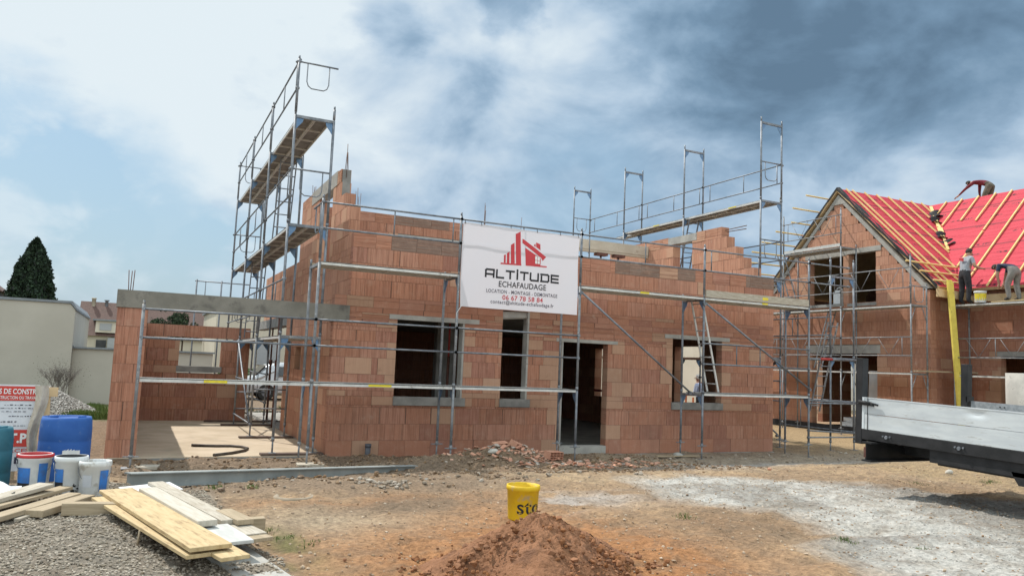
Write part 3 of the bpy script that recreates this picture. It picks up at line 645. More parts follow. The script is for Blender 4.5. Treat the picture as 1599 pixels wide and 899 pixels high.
# ---------------------------------------------------------------- scaffolding
class Scaf:
    def __init__(s, root, O, A, B, mat=galv):
        s.r = root; s.O = Vector(O); s.A = Vector(A); s.B = Vector(B); s.m = mat
    def p(s, a, b, z): return s.O + s.A * a + s.B * b + Vector((0, 0, z))
    def post(s, a, b, z0, z1, mat=None, r=.0242):
        mb = MB(); mb.tube(s.p(a, b, z0), s.p(a, b, z1), r, n=10)
        mb.tube(s.p(a, b, z1), s.p(a, b, z1 + .06), .018, n=8)
        return mb.build('standard', mat or s.m, s.r)
    def frame(s, a, z0, z1, w=.7, top=True, gusset=True, mat=None):
        mb = MB()
        for b in (0, w):
            mb.tube(s.p(a, b, z0), s.p(a, b, z1), .0242, n=10); mb.tube(s.p(a, b, z1), s.p(a, b, z1 + .12), .019, n=8)
            mb.tube(s.p(a, b, z0 - .01), s.p(a, b, z0 + .05), .029, n=10)
        if top: mb.obox(s.p(a, .02, z1 - .055) - s.A * .024, s.B * (w - .04), s.A * .048, (0, 0, .05), 0)
        o = mb.build('frame', mat or s.m, s.r)
        if top and gusset:
            for b, sg in ((.02, 1), (w - .02, -1)):
                g = MB(); q = [s.p(a, b, z1 - .056), s.p(a, b + sg * .13, z1 - .056), s.p(a, b + sg * .115, z1 - .12), s.p(a, b + sg * .05, z1 - .2), s.p(a, b, z1 - .27)]
                g.prism([x - s.A * .006 for x in q], s.A * .012); g.build('gusset', blue_steel, o)
        return o
    def rails(s, a0, a1, z, b=0, hs=(1.0, .55), ties=(.04, .5, .96), mat=None, cross=False):
        mb = MB()
        for h in hs: mb.tube(s.p(a0, b, z + h), s.p(a1, b, z + h), .0168, n=8)
        L = a1 - a0
        for t in ties: mb.tube(s.p(a0 + L * t, b, z + hs[0]), s.p(a0 + L * t, b, z + hs[-1]), .012, n=6)
        if cross:
            for t0, t1 in ((.15, .3), (.45, .3), (.55, .7), (.85, .7)): mb.tube(s.p(a0 + L * t0, b, z + hs[0]), s.p(a0 + L * t1, b, z + hs[-1]), .008, n=5)
        for h in hs:
            for a in (a0, a1): mb.tube(s.p(a, b - .035, z + h), s.p(a, b + .035, z + h), .026, n=8)
        return mb.build('guardrail', mat or s.m, s.r)
    def endrail(s, a, z, w=.7, loop=True):
        mb = MB(); mb.tube(s.p(a, -.03, z + 1.0), s.p(a, w + .02, z + 1.0), .017, n=8)
        pts = [s.p(a, .16, z + 1.0), s.p(a, .16, z + .65), s.p(a, .19, z + .57), s.p(a, .25, z + .53), s.p(a, w - .23, z + .53), s.p(a, w - .17, z + .57), s.p(a, w - .14, z + .65), s.p(a, w - .14, z + 1.0)]
        mb.path(pts, .011, 7); mb.tube(s.p(a, -.05, z + .97), s.p(a, .03, z + 1.05), .024, n=8)
        return mb.build('end_guardrail', s.m, s.r)
    def deck(s, a0, a1, z, b0=.05, w=.6, sticker=(), mat=None, thin=.055):
        mb = MB(); o = s.p(a0 + .03, b0, z - thin); L = s.A * (a1 - a0 - .06)
        hw = w / 2
        for k in range(2):
            q = o + s.B * (k * hw + .004)
            mb.obox(q + Vector((0, 0, thin - .014)), L, s.B * (hw - .008), (0, 0, .012), 1)
            mb.obox(q, L, s.B * .022, (0, 0, thin), 0); mb.obox(q + s.B * (hw - .03), L, s.B * .022, (0, 0, thin), 0)
            for t in (.0, .25, .5, .75, .985): mb.obox(q + L * t + s.B * .023 + Vector((0, 0, .008)), s.A * .03, s.B * (hw - .054), (0, 0, thin - .024), 0)
        d = mb.build('deck', [mat or deck_alu, deck_ply], s.r)
        for t, ln in sticker:
            g = MB(); q = s.p(a0 + (a1 - a0) * t, b0 - .0, z - thin + .008) - s.B * .0005; g.obox(q, s.A * ln, s.B * -.002, (0, 0, thin - .018)); g.build('sticker', yellow_m, d)
        return d
    def toe(s, a0, a1, z, b=.0, h=.15, mat=None, sticker=()):
        mb = MB(); mb.obox(s.p(a0 + .03, b, z + .005), s.A * (a1 - a0 - .06), s.B * .028, (0, 0, h)); o = mb.build('toe_board', mat or wood_grey, s.r)
        for t, ln in sticker:
            g = MB(); g.obox(s.p(a0 + (a1 - a0) * t, b, z + .05), s.A * ln, s.B * -.003, (0, 0, .06)); g.build('sticker', yellow_m, o)
        return o
    def brace(s, a0, z0, a1, z1, b=-.04):
        mb = MB(); mb.tube(s.p(a0, b, z0), s.p(a1, b, z1), .021, n=8); mb.tube(s.p(a0, b - .01, z0 - .03), s.p(a0, b + .05, z0 - .03), .035, n=8); mb.tube(s.p(a1, b - .01, z1), s.p(a1, b + .05, z1), .035, n=8); return mb.build('diagonal_brace', s.m, s.r)
    def jack(s, a, b, z0, z1, plate=.075, collar=True):
        mb = MB(); p = s.p(a, b, z0); mb.tube(p, s.p(a, b, z1), .016, n=8); mb.box(p.x - plate, p.x + plate, p.y - plate, p.y + plate, p.z, p.z + .008)
        if collar:
            c = s.p(a, b, z1 - .02); mb.tube(c - Vector((0, 0, .02)), c + Vector((0, 0, .02)), .034, n=8); mb.obox(c + Vector((-.11, -.011, -.01)), (.22, 0, 0), (0, .022, 0), (0, 0, .016))
        return mb.build('base_jack', galv_dirty, s.r)
    def ladder(s, a0, z0, a1, z1, b, w=.36, n=7, mat=None, name='ladder'):
        mb = MB()
        for k in (-.5, .5): mb.obox(s.p(a0, b + w * k, z0) - s.B * .012, s.A * (a1 - a0) + Vector((0, 0, z1 - z0)), s.B * .024, s.A * .04)
        for i in range(n):
            t = (i + .6) / n; mb.tube(s.p(a0 + (a1 - a0) * t + .02, b - w / 2, z0 + (z1 - z0) * t), s.p(a0 + (a1 - a0) * t + .02, b + w / 2, z0 + (z1 - z0) * t), .013, n=7)
        return mb.build(name, mat or deck_alu, s.r)
GZf = lambda x, y: float(gfull(np.array([x]), np.array([y]))[0])

# front scaffold along the street side (outer line y=-1.14)
F = Scaf(thing('front_scaffold', 'galvanised scaffold run along the house front carrying the white banner', 'scaffold', (3.7, -.8, 0)), (0, -1.14, 0), (1, 0, 0), (0, 1, 0))
NX = [-3.12, -.55, 1.94, 4.47, 7.5, 10.5]; L1, L2 = 1.36, 3.36
for i, a in enumerate(NX):
    zb = .02 if i in (0,) else GZf(a, -1.14)
    if i == 0:
        F.post(a, 0, .22, 2.46, galv_dirty); F.jack(a, 0, GZf(a, -1.14) + .0, .22, .12); F.post(a, .7, .3, 2.4, galv_dirty)
        continue
    zi = GZf(a, -.44)
    F.frame(a, .28, L1 - .02, gusset=True, mat=galv_dirty if i < 3 else galv)
    F.frame(a, L1 + .0, L2 - .02, gusset=(i not in (1,)), mat=galv_dirty if i < 4 else galv)
    F.jack(a, 0, zb - .01, .30, .075, collar=i > 1); F.jack(a, .7, zi - .01, .30, .075, collar=i > 1)
    F.post(a, 0, L2 + .05, 4.42)
F.deck(NX[0], NX[1], L1, -.02, .3, sticker=((.36, .34),), thin=.06); F.deck(NX[1], NX[2], L1, -.02, .6, sticker=((.38, .4),)); F.deck(NX[2], NX[3], L1, -.02, .6); F.deck(NX[4], NX[5], L1, -.02, .6)
F.deck(NX[1], NX[2], L2, -.02, .6); F.deck(NX[3], NX[4], L2, -.02, .6, sticker=((.46, .22),)); F.deck(NX[4], NX[5], L2, -.02, .6, sticker=((.53, .16),))
F.toe(NX[4], NX[5], L2, -.03, .15, sticker=((.53, .16),))
F.rails(NX[0], NX[1], L1, hs=(1.03, .6), ties=()); F.rails(NX[1], NX[2], L1, hs=(1.03, .6), ties=()); F.rails(NX[2], NX[3], L1, hs=(1.03, .6), ties=()); F.rails(NX[4], NX[5], L1, hs=(1.03, .6), ties=(.3, .52))
for i, ti in ((1, (.5, .94)), (2, (.5,)), (3, (.06, .5)), (4, (.06, .5))): F.rails(NX[i], NX[i + 1], L2, ties=ti, hs=(1.0, .56))
F.rails(10.5, 11.75, L2, ties=(), hs=(1.0, .56)); F.rails(10.5, 12.4, -.55, ties=(), hs=(1.75, .99))
F.brace(NX[3], 3.24, NX[4] - .35, 1.36); F.brace(NX[4], 3.24, NX[5], 1.5)
F.endrail(NX[1], L2); F.ladder(8.1, L1 + .02, 7.62, L2, .42, .36, 7)
F.toe(NX[1] - .02, NX[1] + .35, L2 - .02, .66, .05, wood_old)
o = MB(); o.obox((NX[0] + .02, -1.32, GZf(-3.1, -1.2) - .004), (.34, -.06, 0), (.05, .3, 0), (0, 0, .035)); tag(o.build('wooden_plank', wood_grey, None, None, (-3, -1.2, 0)), 'short pale board under the leftmost scaffold foot', 'plank')
o = MB(); o.obox((-.72, -1.3, GZf(-.5, -1.2) + .0), (.42, -.04, 0), (.03, .3, 0), (0, 0, .035)); tag(o.build('wooden_plank', wood_grey, None, None, (-.5, -1.2, 0)), 'short pale board under the scaffold feet at the slab corner', 'plank')

# west scaffold on the terrace slab (outer line x=-.9)
Wf = Scaf(thing('west_scaffold', 'tall galvanised scaffold climbing the left side of the house with three top decks', 'scaffold', (-.55, 4.5, .05)), (-.9, 0, 0), (0, 1, 0), (1, 0, 0))
WY = [.12, 3.1, 6.1, 9.1]; WL = [2.14, 4.15, 6.15]
for i, a in enumerate(WY):
    z = .28
    for k, l in enumerate(WL): Wf.frame(a, z + .02, l - .0, mat=galv if k else galv_dirty); z = l
    Wf.post(a, 0, 6.2, 7.2); Wf.jack(a, 0, .08, .3, .06, False); Wf.jack(a, .7, .08, .3, .06, False)
Wf.post(WY[0], .7, 6.17, 6.36)
for i in range(3):
    Wf.deck(WY[i], WY[i + 1], 6.15); Wf.deck(WY[i], WY[i + 1], 4.15); Wf.deck(WY[i], WY[i + 1], 2.14)
    Wf.rails(WY[i], WY[i + 1], 6.15, ties=(.05, .5), hs=(1.0, .5)); Wf.rails(WY[i], WY[i + 1], 4.15, ties=(.1, .55), hs=(1.0, .5)); Wf.rails(WY[i], WY[i + 1], 2.14, ties=(.3, .7), hs=(1.0, .5))
for z in (6.15, 4.15): Wf.endrail(WY[0], z); Wf.endrail(WY[3], z)
Wf.endrail(WY[3], 2.14)
Wf.rails(WY[1], WY[2], .2, hs=(1.0, .12), ties=()); Wf.rails(WY[2], WY[3], .1, b=.7, hs=(1.2, .5), ties=(.5,))
Wf.ladder(3.9, 4.2, 3.35, 6.15, .45, .34, 7, galv); Wf.ladder(7.2, 2.2, 6.6, 4.15, .4, .34, 7, galv); Wf.brace(3.1, .35, 6.1, 2.1, -.03)
def ctube(par, *segs):
    for p, q, r in segs:
        mb = MB(); mb.tube(p, q, r, n=7); mb.build('cross_tube', galv, par)
for z in (.35, .75): ctube(Wf.r, ((-.9, 3.1, z + .3), (-.2, 3.1, z + .3), .015), ((-.9, 6.1, z + .1), (-.2, 6.1, z + .1), .015))
ctube(Wf.r, ((-.2, 10.9, 3.9), (-1.75, 10.9, 3.9), .017), ((-.2, 10.9, 3.42), (-1.75, 10.9, 3.42), .017), ((-1.7, 10.9, .0), (-1.7, 10.9, 3.95), .024), ((-1.0, 10.9, .0), (-1.0, 10.9, 3.95), .024), ((-1.45, 10.9, 3.42), (-1.45, 10.9, 3.9), .012))
for j, (a, x0, x1) in enumerate(((.02, -1.1, .0), (2.95, -1.12, .0), (5.9, -1.2, .0), (7.0, -1.5, .9))):
    mb = MB(); mb.obox((x0, a - .02, .046), (x1 - x0 - .03, 0, 0), (0, .2, 0), (0, 0, .035)); pl = mb.build('sole_plank', wood_old if j else rust, None, None, ((x0 + x1) / 2, a, .046))
    tag(pl, ['dark plank under the west scaffold feet nearest the slab front', 'second dark plank from the slab front under the west scaffold', 'third dark plank from the slab front under the west scaffold', 'rearmost long plank on the slab near the terrace rear wall'][j], 'plank', 'planks under the west scaffold feet')
    pl.data.materials[0] = M('dark_plank_%d' % j, (.085, .055, .045), (.13, .09, .07), 5, .85) if j == 0 else bpy.data.materials['dark_plank_0']

# east scaffold beyond the right gable (x 10.9 to 11.6)
E_ = Scaf(thing('east_scaffold', 'galvanised scaffold behind the right gable with four open frames against the sky', 'scaffold', (11.25, 5.6, 0)), (11.6, 0, 0), (0, 1, 0), (-1, 0, 0))
EY = [.83, 3.95, 7.05, 10.35]; EL = [2.2, 4.22, 6.25, 8.3]
for i, a in enumerate(EY):
    z = .2
    for k, l in enumerate(EL): E_.frame(a, z + .02, l, mat=galv); z = l
    for b in (0, .7): E_.jack(a, b, GZf(11.6 - b, a), .22)
for i in range(3):
    E_.rails(EY[i], EY[i + 1], 6.25, ties=(.05, .45, .9), hs=(1.0, .52)); E_.rails(EY[i], EY[i + 1], 4.22, ties=(.5,), hs=(1.0, .52)); E_.deck(EY[i], EY[i + 1], 2.2)
    if i < 2: E_.deck(EY[i], EY[i + 1], 6.25, sticker=((.5, .2),)) if False else E_.deck(EY[i], EY[i + 1], 6.25)
E_.deck(EY[2], EY[2] + 1.0, 6.25, .05, .3)
E_.endrail(EY[0], 6.25); E_.endrail(EY[0], 4.22); E_.endrail(EY[3], 6.25); E_.toe(EY[0], EY[0] + .05, 6.25, .0, .13)
E_.deck(EY[0], EY[1], 4.22)
for (t, ln) in ((1.8, .3), (5.2, .3)):
    g = MB(); g.obox((10.949, t, 6.215), (0, ln, 0), (-.002, 0, 0), (0, 0, .028)); g.build('sticker', yellow_m, E_.r)
E_.brace(.95, .3, 3.9, 2.1); E_.brace(3.9, .3, .95, 2.1, .04); E_.rails(EY[0], EY[1], .3, ties=(.4, .75), hs=(1.35, .85)); E_.ladder(4.3, 4.25, 3.75, 6.2, .45, .34, 7, galv)

# free frames between the two houses
Tw = Scaf(thing('scaffold_tower', 'low scaffold tower of blue cornered frames standing between the two houses', 'scaffold', (12.8, .4, 0)), (12.42, -.02, 0), (0, 1, 0), (1, 0, 0))
for a in (0, 2.5):
    Tw.frame(a, .2, 2.3, .82, mat=galv); Tw.frame(a, 2.3, 4.35, .82, mat=galv); Tw.jack(a, 0, GZf(12.4, a), .22, collar=False); Tw.jack(a, .82, GZf(13.2, a), .22, collar=False)
    for b in (0, .82): Tw.post(a, b, 4.4, 4.75)
Tw.rails(0, 2.5, 2.3, b=0, ties=(.5,)); Tw.rails(0, 2.5, .1, b=.82, ties=(.3, .7), hs=(1.1, .35)); Tw.ladder(.9, .9, .3, 3.2, .45, .34, 9, galv_dirty)
ctube(Tw.r, ((11.55, -.1, 1.22), (13.3, -.1, 1.18), .018), ((11.55, -.1, .5), (13.3, -.1, .42), .018), ((11.6, -.08, 2.22), (13.3, -.05, 2.25), .03))
mb = MB(); mb.tube((12.0, -.08, 2.235), (12.42, -.07, 2.24), .0335); mb.build('painted_sleeve', red_steel, Tw.r)

# ---------------------------------------------------------------- banner with its print
def cloth(x, z):
    sagx = (x - 1.97) / 2.4; sz = (4.32 - z) / 1.53
    y = -1.185 + .012 * math.sin(3.1 * x + 2 * z) + .006 * math.sin(9 * x - 5 * z)
    y += .014 * math.sin(max(0, (sagx - .55)) * 14 + sz * 7) * max(0, sagx - .55) * sz * 2.2
    return y
BX0, BX1, BZ0, BZ1 = 1.97, 4.40, 2.78, 4.31
root = thing('banner', 'white scaffolding company banner with a red house logo tied to the front scaffold', 'banner', (3.18, -1.18, 2.78))
mb = MB()
def bf(u, v):
    x = BX0 + (BX1 - BX0) * u; z = BZ0 + (BZ1 - BZ0) * v + .03 * u * (1 - v) * 0 - .012 * math.sin(math.pi * u) * v
    if u > .999 or u < .001: x += -.012 * math.sin(v * math.pi)
    return (x, cloth(x, z), z), (u, v)
mb.grid(bf, 60, 40); mb.build('cloth', banner_m, root)
for xx in (BX0 + .35, BX0 + .95, BX0 + 1.5, BX0 + 2.0, BX0 + .03, BX1 - .03):
    t_ = MB(); t_.tube((xx, -1.2, BZ1 - .03), (xx + .01, -1.14, 4.37), .006, n=5); t_.build('tie', black_pl, root)
t_ = MB(); t_.path([(BX0 + .03, -1.2, BZ0 + .02), (BX0 - .05, -1.17, BZ0 - .12), (1.94, -1.14, BZ0 - .3)], .006, 5); t_.build('tie', white_pl, root)
def onbanner(name, polys, mat, parent=root, dy=.005):
    bm = bmesh.new()
    for pl in polys: bm.faces.new([bm.verts.new((x, 0, z)) for x, z in pl])
    bmesh.ops.triangulate(bm, faces=bm.faces[:])
    for _ in range(5):
        lg = [e for e in bm.edges if e.calc_length() > .05]
        if not lg: break
        bmesh.ops.subdivide_edges(bm, edges=lg, cuts=1); bmesh.ops.triangulate(bm, faces=bm.faces[:])
    mb = MB()
    for v in bm.verts: mb.v.append((v.co.x, cloth(v.co.x, v.co.z) - dy, v.co.z))
    bm.verts.index_update()
    for f in bm.faces: mb.idx([v.index for v in f.verts])
    bm.free(); return mb.build(name, mat, parent)
def subdiv_poly(p):
    return p
LOGO = dict(b1=[(2.797, 3.644), (2.834, 3.641), (2.828, 3.798), (2.792, 3.783)], b2=[(2.859, 3.639), (2.911, 3.642), (2.902, 3.861), (2.851, 3.822)], b3=[(2.94, 3.644), (3.017, 3.647), (2.995, 4.034), (2.922, 3.983)],
            b4=[(3.046, 3.63), (3.146, 3.628), (3.115, 4.257), (3.011, 4.199)], base=[(2.732, 3.638), (2.733, 3.612), (3.15, 3.618), (3.15, 3.648)],
            roof=[(3.158, 4.124), (3.161, 4.047), (3.575, 3.80), (3.604, 3.752), (3.679, 3.833), (3.199, 4.112)], chim=[(3.448, 4.088), (3.451, 4.001), (3.547, 3.949), (3.54, 4.061)], tri=[(3.398, 4.022), (3.44, 4.0), (3.433, 4.064)],
            house=[(3.22, 3.964), (3.24, 3.627), (3.559, 3.636), (3.561, 3.787)], foot=[(3.24, 3.627), (3.697, 3.634), (3.696, 3.658), (3.559, 3.66), (3.24, 3.645)])
onbanner('logo', [LOGO[k][::-1] for k in LOGO], red_ink)
onbanner('logo_window', [[(3.438, 3.755), (3.483, 3.752), (3.481, 3.823), (3.436, 3.828)], [(3.492, 3.751), (3.54, 3.748), (3.539, 3.806), (3.490, 3.818)], [(3.440, 3.684), (3.485, 3.684), (3.484, 3.743), (3.439, 3.745)], [(3.494, 3.684), (3.541, 3.684), (3.541, 3.739), (3.493, 3.742)]], white_ink, dy=.008)
# wide techno lettering built from strokes on a 0..1 cell
TECH = {'A': [[(0, 0), (0, .86), (.12, 1), (1, 1), (1, 0)], [(0, .36), (1, .36)]], 'L': [[(0, 1), (0, 0), (1, 0)]], 'T': [[(0, 1), (1, 1)], [(.5, 1), (.5, 0)]], 'I': [[(.5, 0), (.5, .82)], [(.5, 1.1), (.5, 1.24)]],
        'U': [[(0, 1), (0, .14), (.12, 0), (1, 0), (1, 1)]], 'D': [[(0, 1), (.86, 1), (1, .86), (1, .14), (.86, 0), (0, 0)], [(.06, .72), (.06, .0)]], 'E': [[(1, 1), (0, 1), (0, 0), (1, 0)], [(0, .5), (.95, .5)]]}
def strokes(word, x0, x1, zb, h, th, widths, gap):
    tot = sum(widths[c] for c in word) + gap * (len(word) - 1); k = (x1 - x0) / tot; x = x0; polys = []
    for ch in word:
        wd = widths[ch] * k
        for st in TECH[ch]:
            P_ = [Vector((x + th / 2 + p[0] * (wd - th), zb + th / 2 + p[1] * (h - th), 0)) for p in st]
            for a, b in zip(P_, P_[1:]):
                d = (b - a).normalized(); nn = Vector((-d.y, d.x, 0)) * th / 2; a2 = a - d * th / 2; b2 = b + d * th / 2
                polys.append([(a2 + nn)[:2], (a2 - nn)[:2], (b2 - nn)[:2], (b2 + nn)[:2]])
        x += wd + gap * k
    return polys
onbanner('company_name', strokes('ALTITUDE', 2.43, 3.97, 3.345, .165, .034, dict(A=1, L=.85, T=.92, I=.25, U=1, D=1, E=.95), .14), ink, dy=.006)
def textmesh(name, s, mat, parent, fn, x0, x1, zb, h=None, space=1.0, bold=0):
    cu = bpy.data.curves.new(name, 'FONT'); cu.body = s; cu.size = 1; cu.space_character = space; cu.resolution_u = 3; cu.offset = bold
    to = bpy.data.objects.new(name, cu); COL.objects.link(to)
    dg = bpy.context.evaluated_depsgraph_get(); me = bpy.data.meshes.new_from_object(to.evaluated_get(dg)); bpy.data.objects.remove(to)
    co = np.array([v.co[:] for v in me.vertices]); a, b = co[:, 0].min(), co[:, 0].max(); k = (x1 - x0) / (b - a); kz = k if h is None else h / .7
    off = Vector(parent['_o'])
    for v in me.vertices: v.co = Vector(fn(x0 + (v.co.x - a) * k, zb + v.co.y * kz)) - off
    me.materials.clear(); me.materials.append(mat); me.name = name
    o = bpy.data.objects.new(name, me); COL.objects.link(o); o.parent = parent; return o
bn = lambda x, z: (x, cloth(x, z) - .006, z)
textmesh('trade_line', 'ECHAFAUDAGE', ink, root, bn, 2.72, 3.69, 3.195, .105, 1.05, .012)
textmesh('service_line', 'LOCATION - MONTAGE - DEMONTAGE', ink_soft, root, bn, 2.475, 3.945, 3.075, .066, 1.08, .006)
textmesh('phone_line', '06 67 78 58 84', red_ink, root, bn, 2.80, 3.63, 2.962, .086, 1.05, .012)
textmesh('mail_line', 'contact@altitude-echafaudage.fr', ink_soft, root, bn, 2.57, 3.868, 2.882, .066, 1.1, .006)
# sewn folds of the cloth seen as faint bands
for (xa, xb, za, zb2) in ():
    pass

# ---------------------------------------------------------------- second house
h2 = thing('roofed_house', 'brick house on the right getting its red membrane roof and timber laths', 'house', (21.5, 2, 0))
H2R = [.25 + .302 * i for i in range(9)] + [2.97, 3.2]
rows = []; zs = [.1, .4, .7, 1.0, 1.3, 1.6, 1.9, 2.2, 2.5, 2.8, 3.05, 3.35, 3.65, 3.95, 4.25, 4.55]
for a, b in zip(zs, zs[1:]): rows.append((a, b, 0, 6.75))
z = 4.55
while z < 8.05:
    z1 = z + .3; e = max(0, (z + .30 - 4.62)) * .985; rows.append((z, z1, e, 6.75 - e)); z = z1
    if 6.75 - 2 * e < .5: break
gops = [(4.64 - 1.45, 6.12 - 1.45, 4.3, 5.92), (3.35 - 1.45, 4.42 - 1.45, 4.28, 5.95), (3.32 - 1.45, 6.0 - 1.45, .1, 2.62), (3.2 - 1.45, 6.25 - 1.45, 2.62, 2.92), (4.5 - 1.45, 6.3 - 1.45, 5.92, 6.1), (3.15 - 1.45, 4.49 - 1.45, 5.95, 6.12)]
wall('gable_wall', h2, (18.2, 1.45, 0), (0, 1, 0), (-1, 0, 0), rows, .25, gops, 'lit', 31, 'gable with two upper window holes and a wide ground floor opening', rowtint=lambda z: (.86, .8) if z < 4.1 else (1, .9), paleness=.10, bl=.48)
bx('lintel', concrete, h2, 18.19, 18.44, 4.5, 6.3, 5.925, 6.09); bx('lintel', concrete, h2, 18.185, 18.44, 3.15, 4.49, 5.955, 6.12); bx('lintel', concrete, h2, 18.19, 18.44, 3.2, 6.25, 2.625, 2.9)
bx('window_sill', concrete_dark, h2, 18.15, 18.44, 4.62, 6.14, 4.2, 4.3); bx('window_sill', concrete_dark, h2, 18.15, 18.44, 3.33, 4.44, 4.18, 4.28)
# mortar slopes on the gable
for s_, y0, y1 in ((1, 1.45, 4.825), (-1, 8.2, 4.825)):
    mb = MB(); q = [(18.17, y0, 4.60), (18.17, y1, 8.06), (18.17, y1, 7.90), (18.17, y0 + s_ * .16, 4.58)]
    mb.prism(q, (.29, 0, 0)); mb.build('mortar_verge', concrete, h2)
mb = MB(); mb.prism([(18.165, 4.5, 7.72), (18.165, 5.15, 7.72), (18.165, 4.825, 8.05)], (.3, 0, 0)); mb.build('mortar_verge', concrete, h2)
mb = MB(); mb.box(18.14, 18.2, 1.42, 8.22, -.12, .22); mb.build('plinth_membrane', black_felt, h2)
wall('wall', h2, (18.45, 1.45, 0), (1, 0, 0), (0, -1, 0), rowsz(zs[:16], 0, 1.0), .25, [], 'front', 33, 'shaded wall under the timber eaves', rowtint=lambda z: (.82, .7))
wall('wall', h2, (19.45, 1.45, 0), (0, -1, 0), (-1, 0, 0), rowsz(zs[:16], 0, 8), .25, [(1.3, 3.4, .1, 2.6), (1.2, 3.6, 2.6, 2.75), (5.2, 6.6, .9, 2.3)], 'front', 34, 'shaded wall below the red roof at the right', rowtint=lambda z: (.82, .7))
bx('lintel', concrete_dark, h2, 19.44, 19.6, -2.15, .25, 2.605, 2.745)
wall('back_wall', h2, (26.4, -6.5, 0), (0, 1, 0), (1, 0, 0), rowsz(zs[:16], 0, 14.7), .25, [(3, 5, .9, 2.3)], 'front', 35, bl=.9)
wall('back_wall', h2, (26.4, 8.2, 0), (-1, 0, 0), (0, 1, 0), rowsz(zs + [4.75], 0, 8.2), .25, [(3.2, 4.0, .3, 2.4), (5.55, 6.15, .1, 2.6)], 'front', 36, bl=.9)
wall('back_wall', h2, (19.7, -6.55, 0), (1, 0, 0), (0, -1, 0), rowsz(zs, 0, 6.7), .25, [], 'front', 37, bl=.9)
bx('floor_slab', concrete, h2, 18.46, 26.1, 1.7, 7.94, 2.8, 3.04); bx('floor_slab', concrete, h2, 19.75, 26.1, -6.2, 1.69, 2.8, 3.04)
mb = MB(); mb.prism([(26.2, 1.3, 4.5), (26.2, 8.3, 4.5), (26.2, 4.83, 8.0)], (.15, 0, 0)); mb.build('back_gable', render_cream, h2)
mb = MB(); mb.prism([(19.4, -6.5, 4.2), (26.3, -6.5, 4.2), (22.9, -6.5, 8.0)], (0, .15, 0)); mb.build('back_gable', render_cream, h2)
bx('inner_wall', mortar, h2, 23.2, 23.3, 1.75, 7.9, 3.05, 6.6)  # dark partition added to limit the light behind the upper window holes
# roof planes
def roofplane(name, P00, P10, P01, P11, mat, nu, nv, th=.09, amp=.02):
    """u along the ridge, v down the slope; each corner a point"""
    P00, P10, P01, P11 = map(Vector, (P00, P10, P01, P11)); nrm = (P10 - P00).cross(P01 - P00).normalized()
    if nrm.z < 0: nrm = -nrm
    mb = MB(); Lu = (P10 - P00).length; Lv = (P01 - P00).length
    def f(u, v):
        p = (P00 * (1 - u) + P10 * u) * (1 - v) + (P01 * (1 - u) + P11 * u) * v
        s = float(fbm(np.array([p.x * 1.3 + p.y]), np.array([p.z * 1.7 + p.y * .4]), .8, 3, 5)[0]) - .5
        return p + nrm * (th + s * amp * 2), (((p - P00).dot((P10 - P00).normalized())), v * Lv)
    mb.grid(f, nu, nv)
    def f2(u, v):
        p = (P00 * (1 - u) + P10 * u) * (1 - v) + (P01 * (1 - u) + P11 * u) * v
        return p - nrm * .02, (u, v)
    mb.grid(f2, 1, 1, 1)
    q = [P00, P10, P11, P01]
    for a, b in zip(q, q[1:] + q[:1]): mb.face([a - nrm * .02, b - nrm * .02, b + nrm * th, a + nrm * th], 1)
    return mb.build(name, [mat, timber], h2), nrm
RZ = 8.2; SL = (RZ - 4.55) / (4.83 - 1.15)
_, n_s = roofplane('roof_membrane', (18.12, 4.83, RZ), (22.9, 4.83, RZ), (18.12, 1.15, 4.55), (19.2, 1.15, 4.55), red_membrane, 40, 30)
roofplane('roof_membrane', (22.9, 4.83, RZ), (22.9, -7, RZ), (19.2, 1.15, 4.55), (19.2, -7, 4.55), red_membrane, 50, 30)
roofplane('roof_membrane', (18.12, 4.83, RZ), (26.6, 4.83, RZ), (18.12, 8.5, 4.55), (26.6, 8.5, 4.55), red_membrane, 20, 12)
roofplane('roof_membrane', (22.9, 4.83, RZ), (22.9, -7, RZ), (26.6, 4.83, 4.55), (26.6, -7, 4.55), red_membrane, 20, 12)
# black membrane strip turned over the verge
mb = MB()
for sgn, ye in ((-1, 1.15), (1, 8.5)):
    pts = []
    for i in range(15):
        t = i / 14; y = 4.83 + (ye - 4.83) * t; zz = RZ + (4.55 - RZ) * t; wob = .04 * math.sin(i * 2.3) + .03 * math.sin(i * 5.1)
        pts.append((y, zz, wob))
    for (y, zz, w_), (y2, z2, w2) in zip(pts, pts[1:]):
        mb.face([(18.10, y, zz + .12), (18.10, y2, z2 + .12), (18.10, y2, z2 + .02 - w2 * .6), (18.10, y, zz + .02 - w_ * .6)])
        mb.face([(18.10, y, zz + .12), (18.26 + w_ * 1.5, y, zz + .145), (18.26 + w2 * 1.5, y2, z2 + .145), (18.10, y2, z2 + .12)])
mb.build('verge_strip', black_felt, h2)
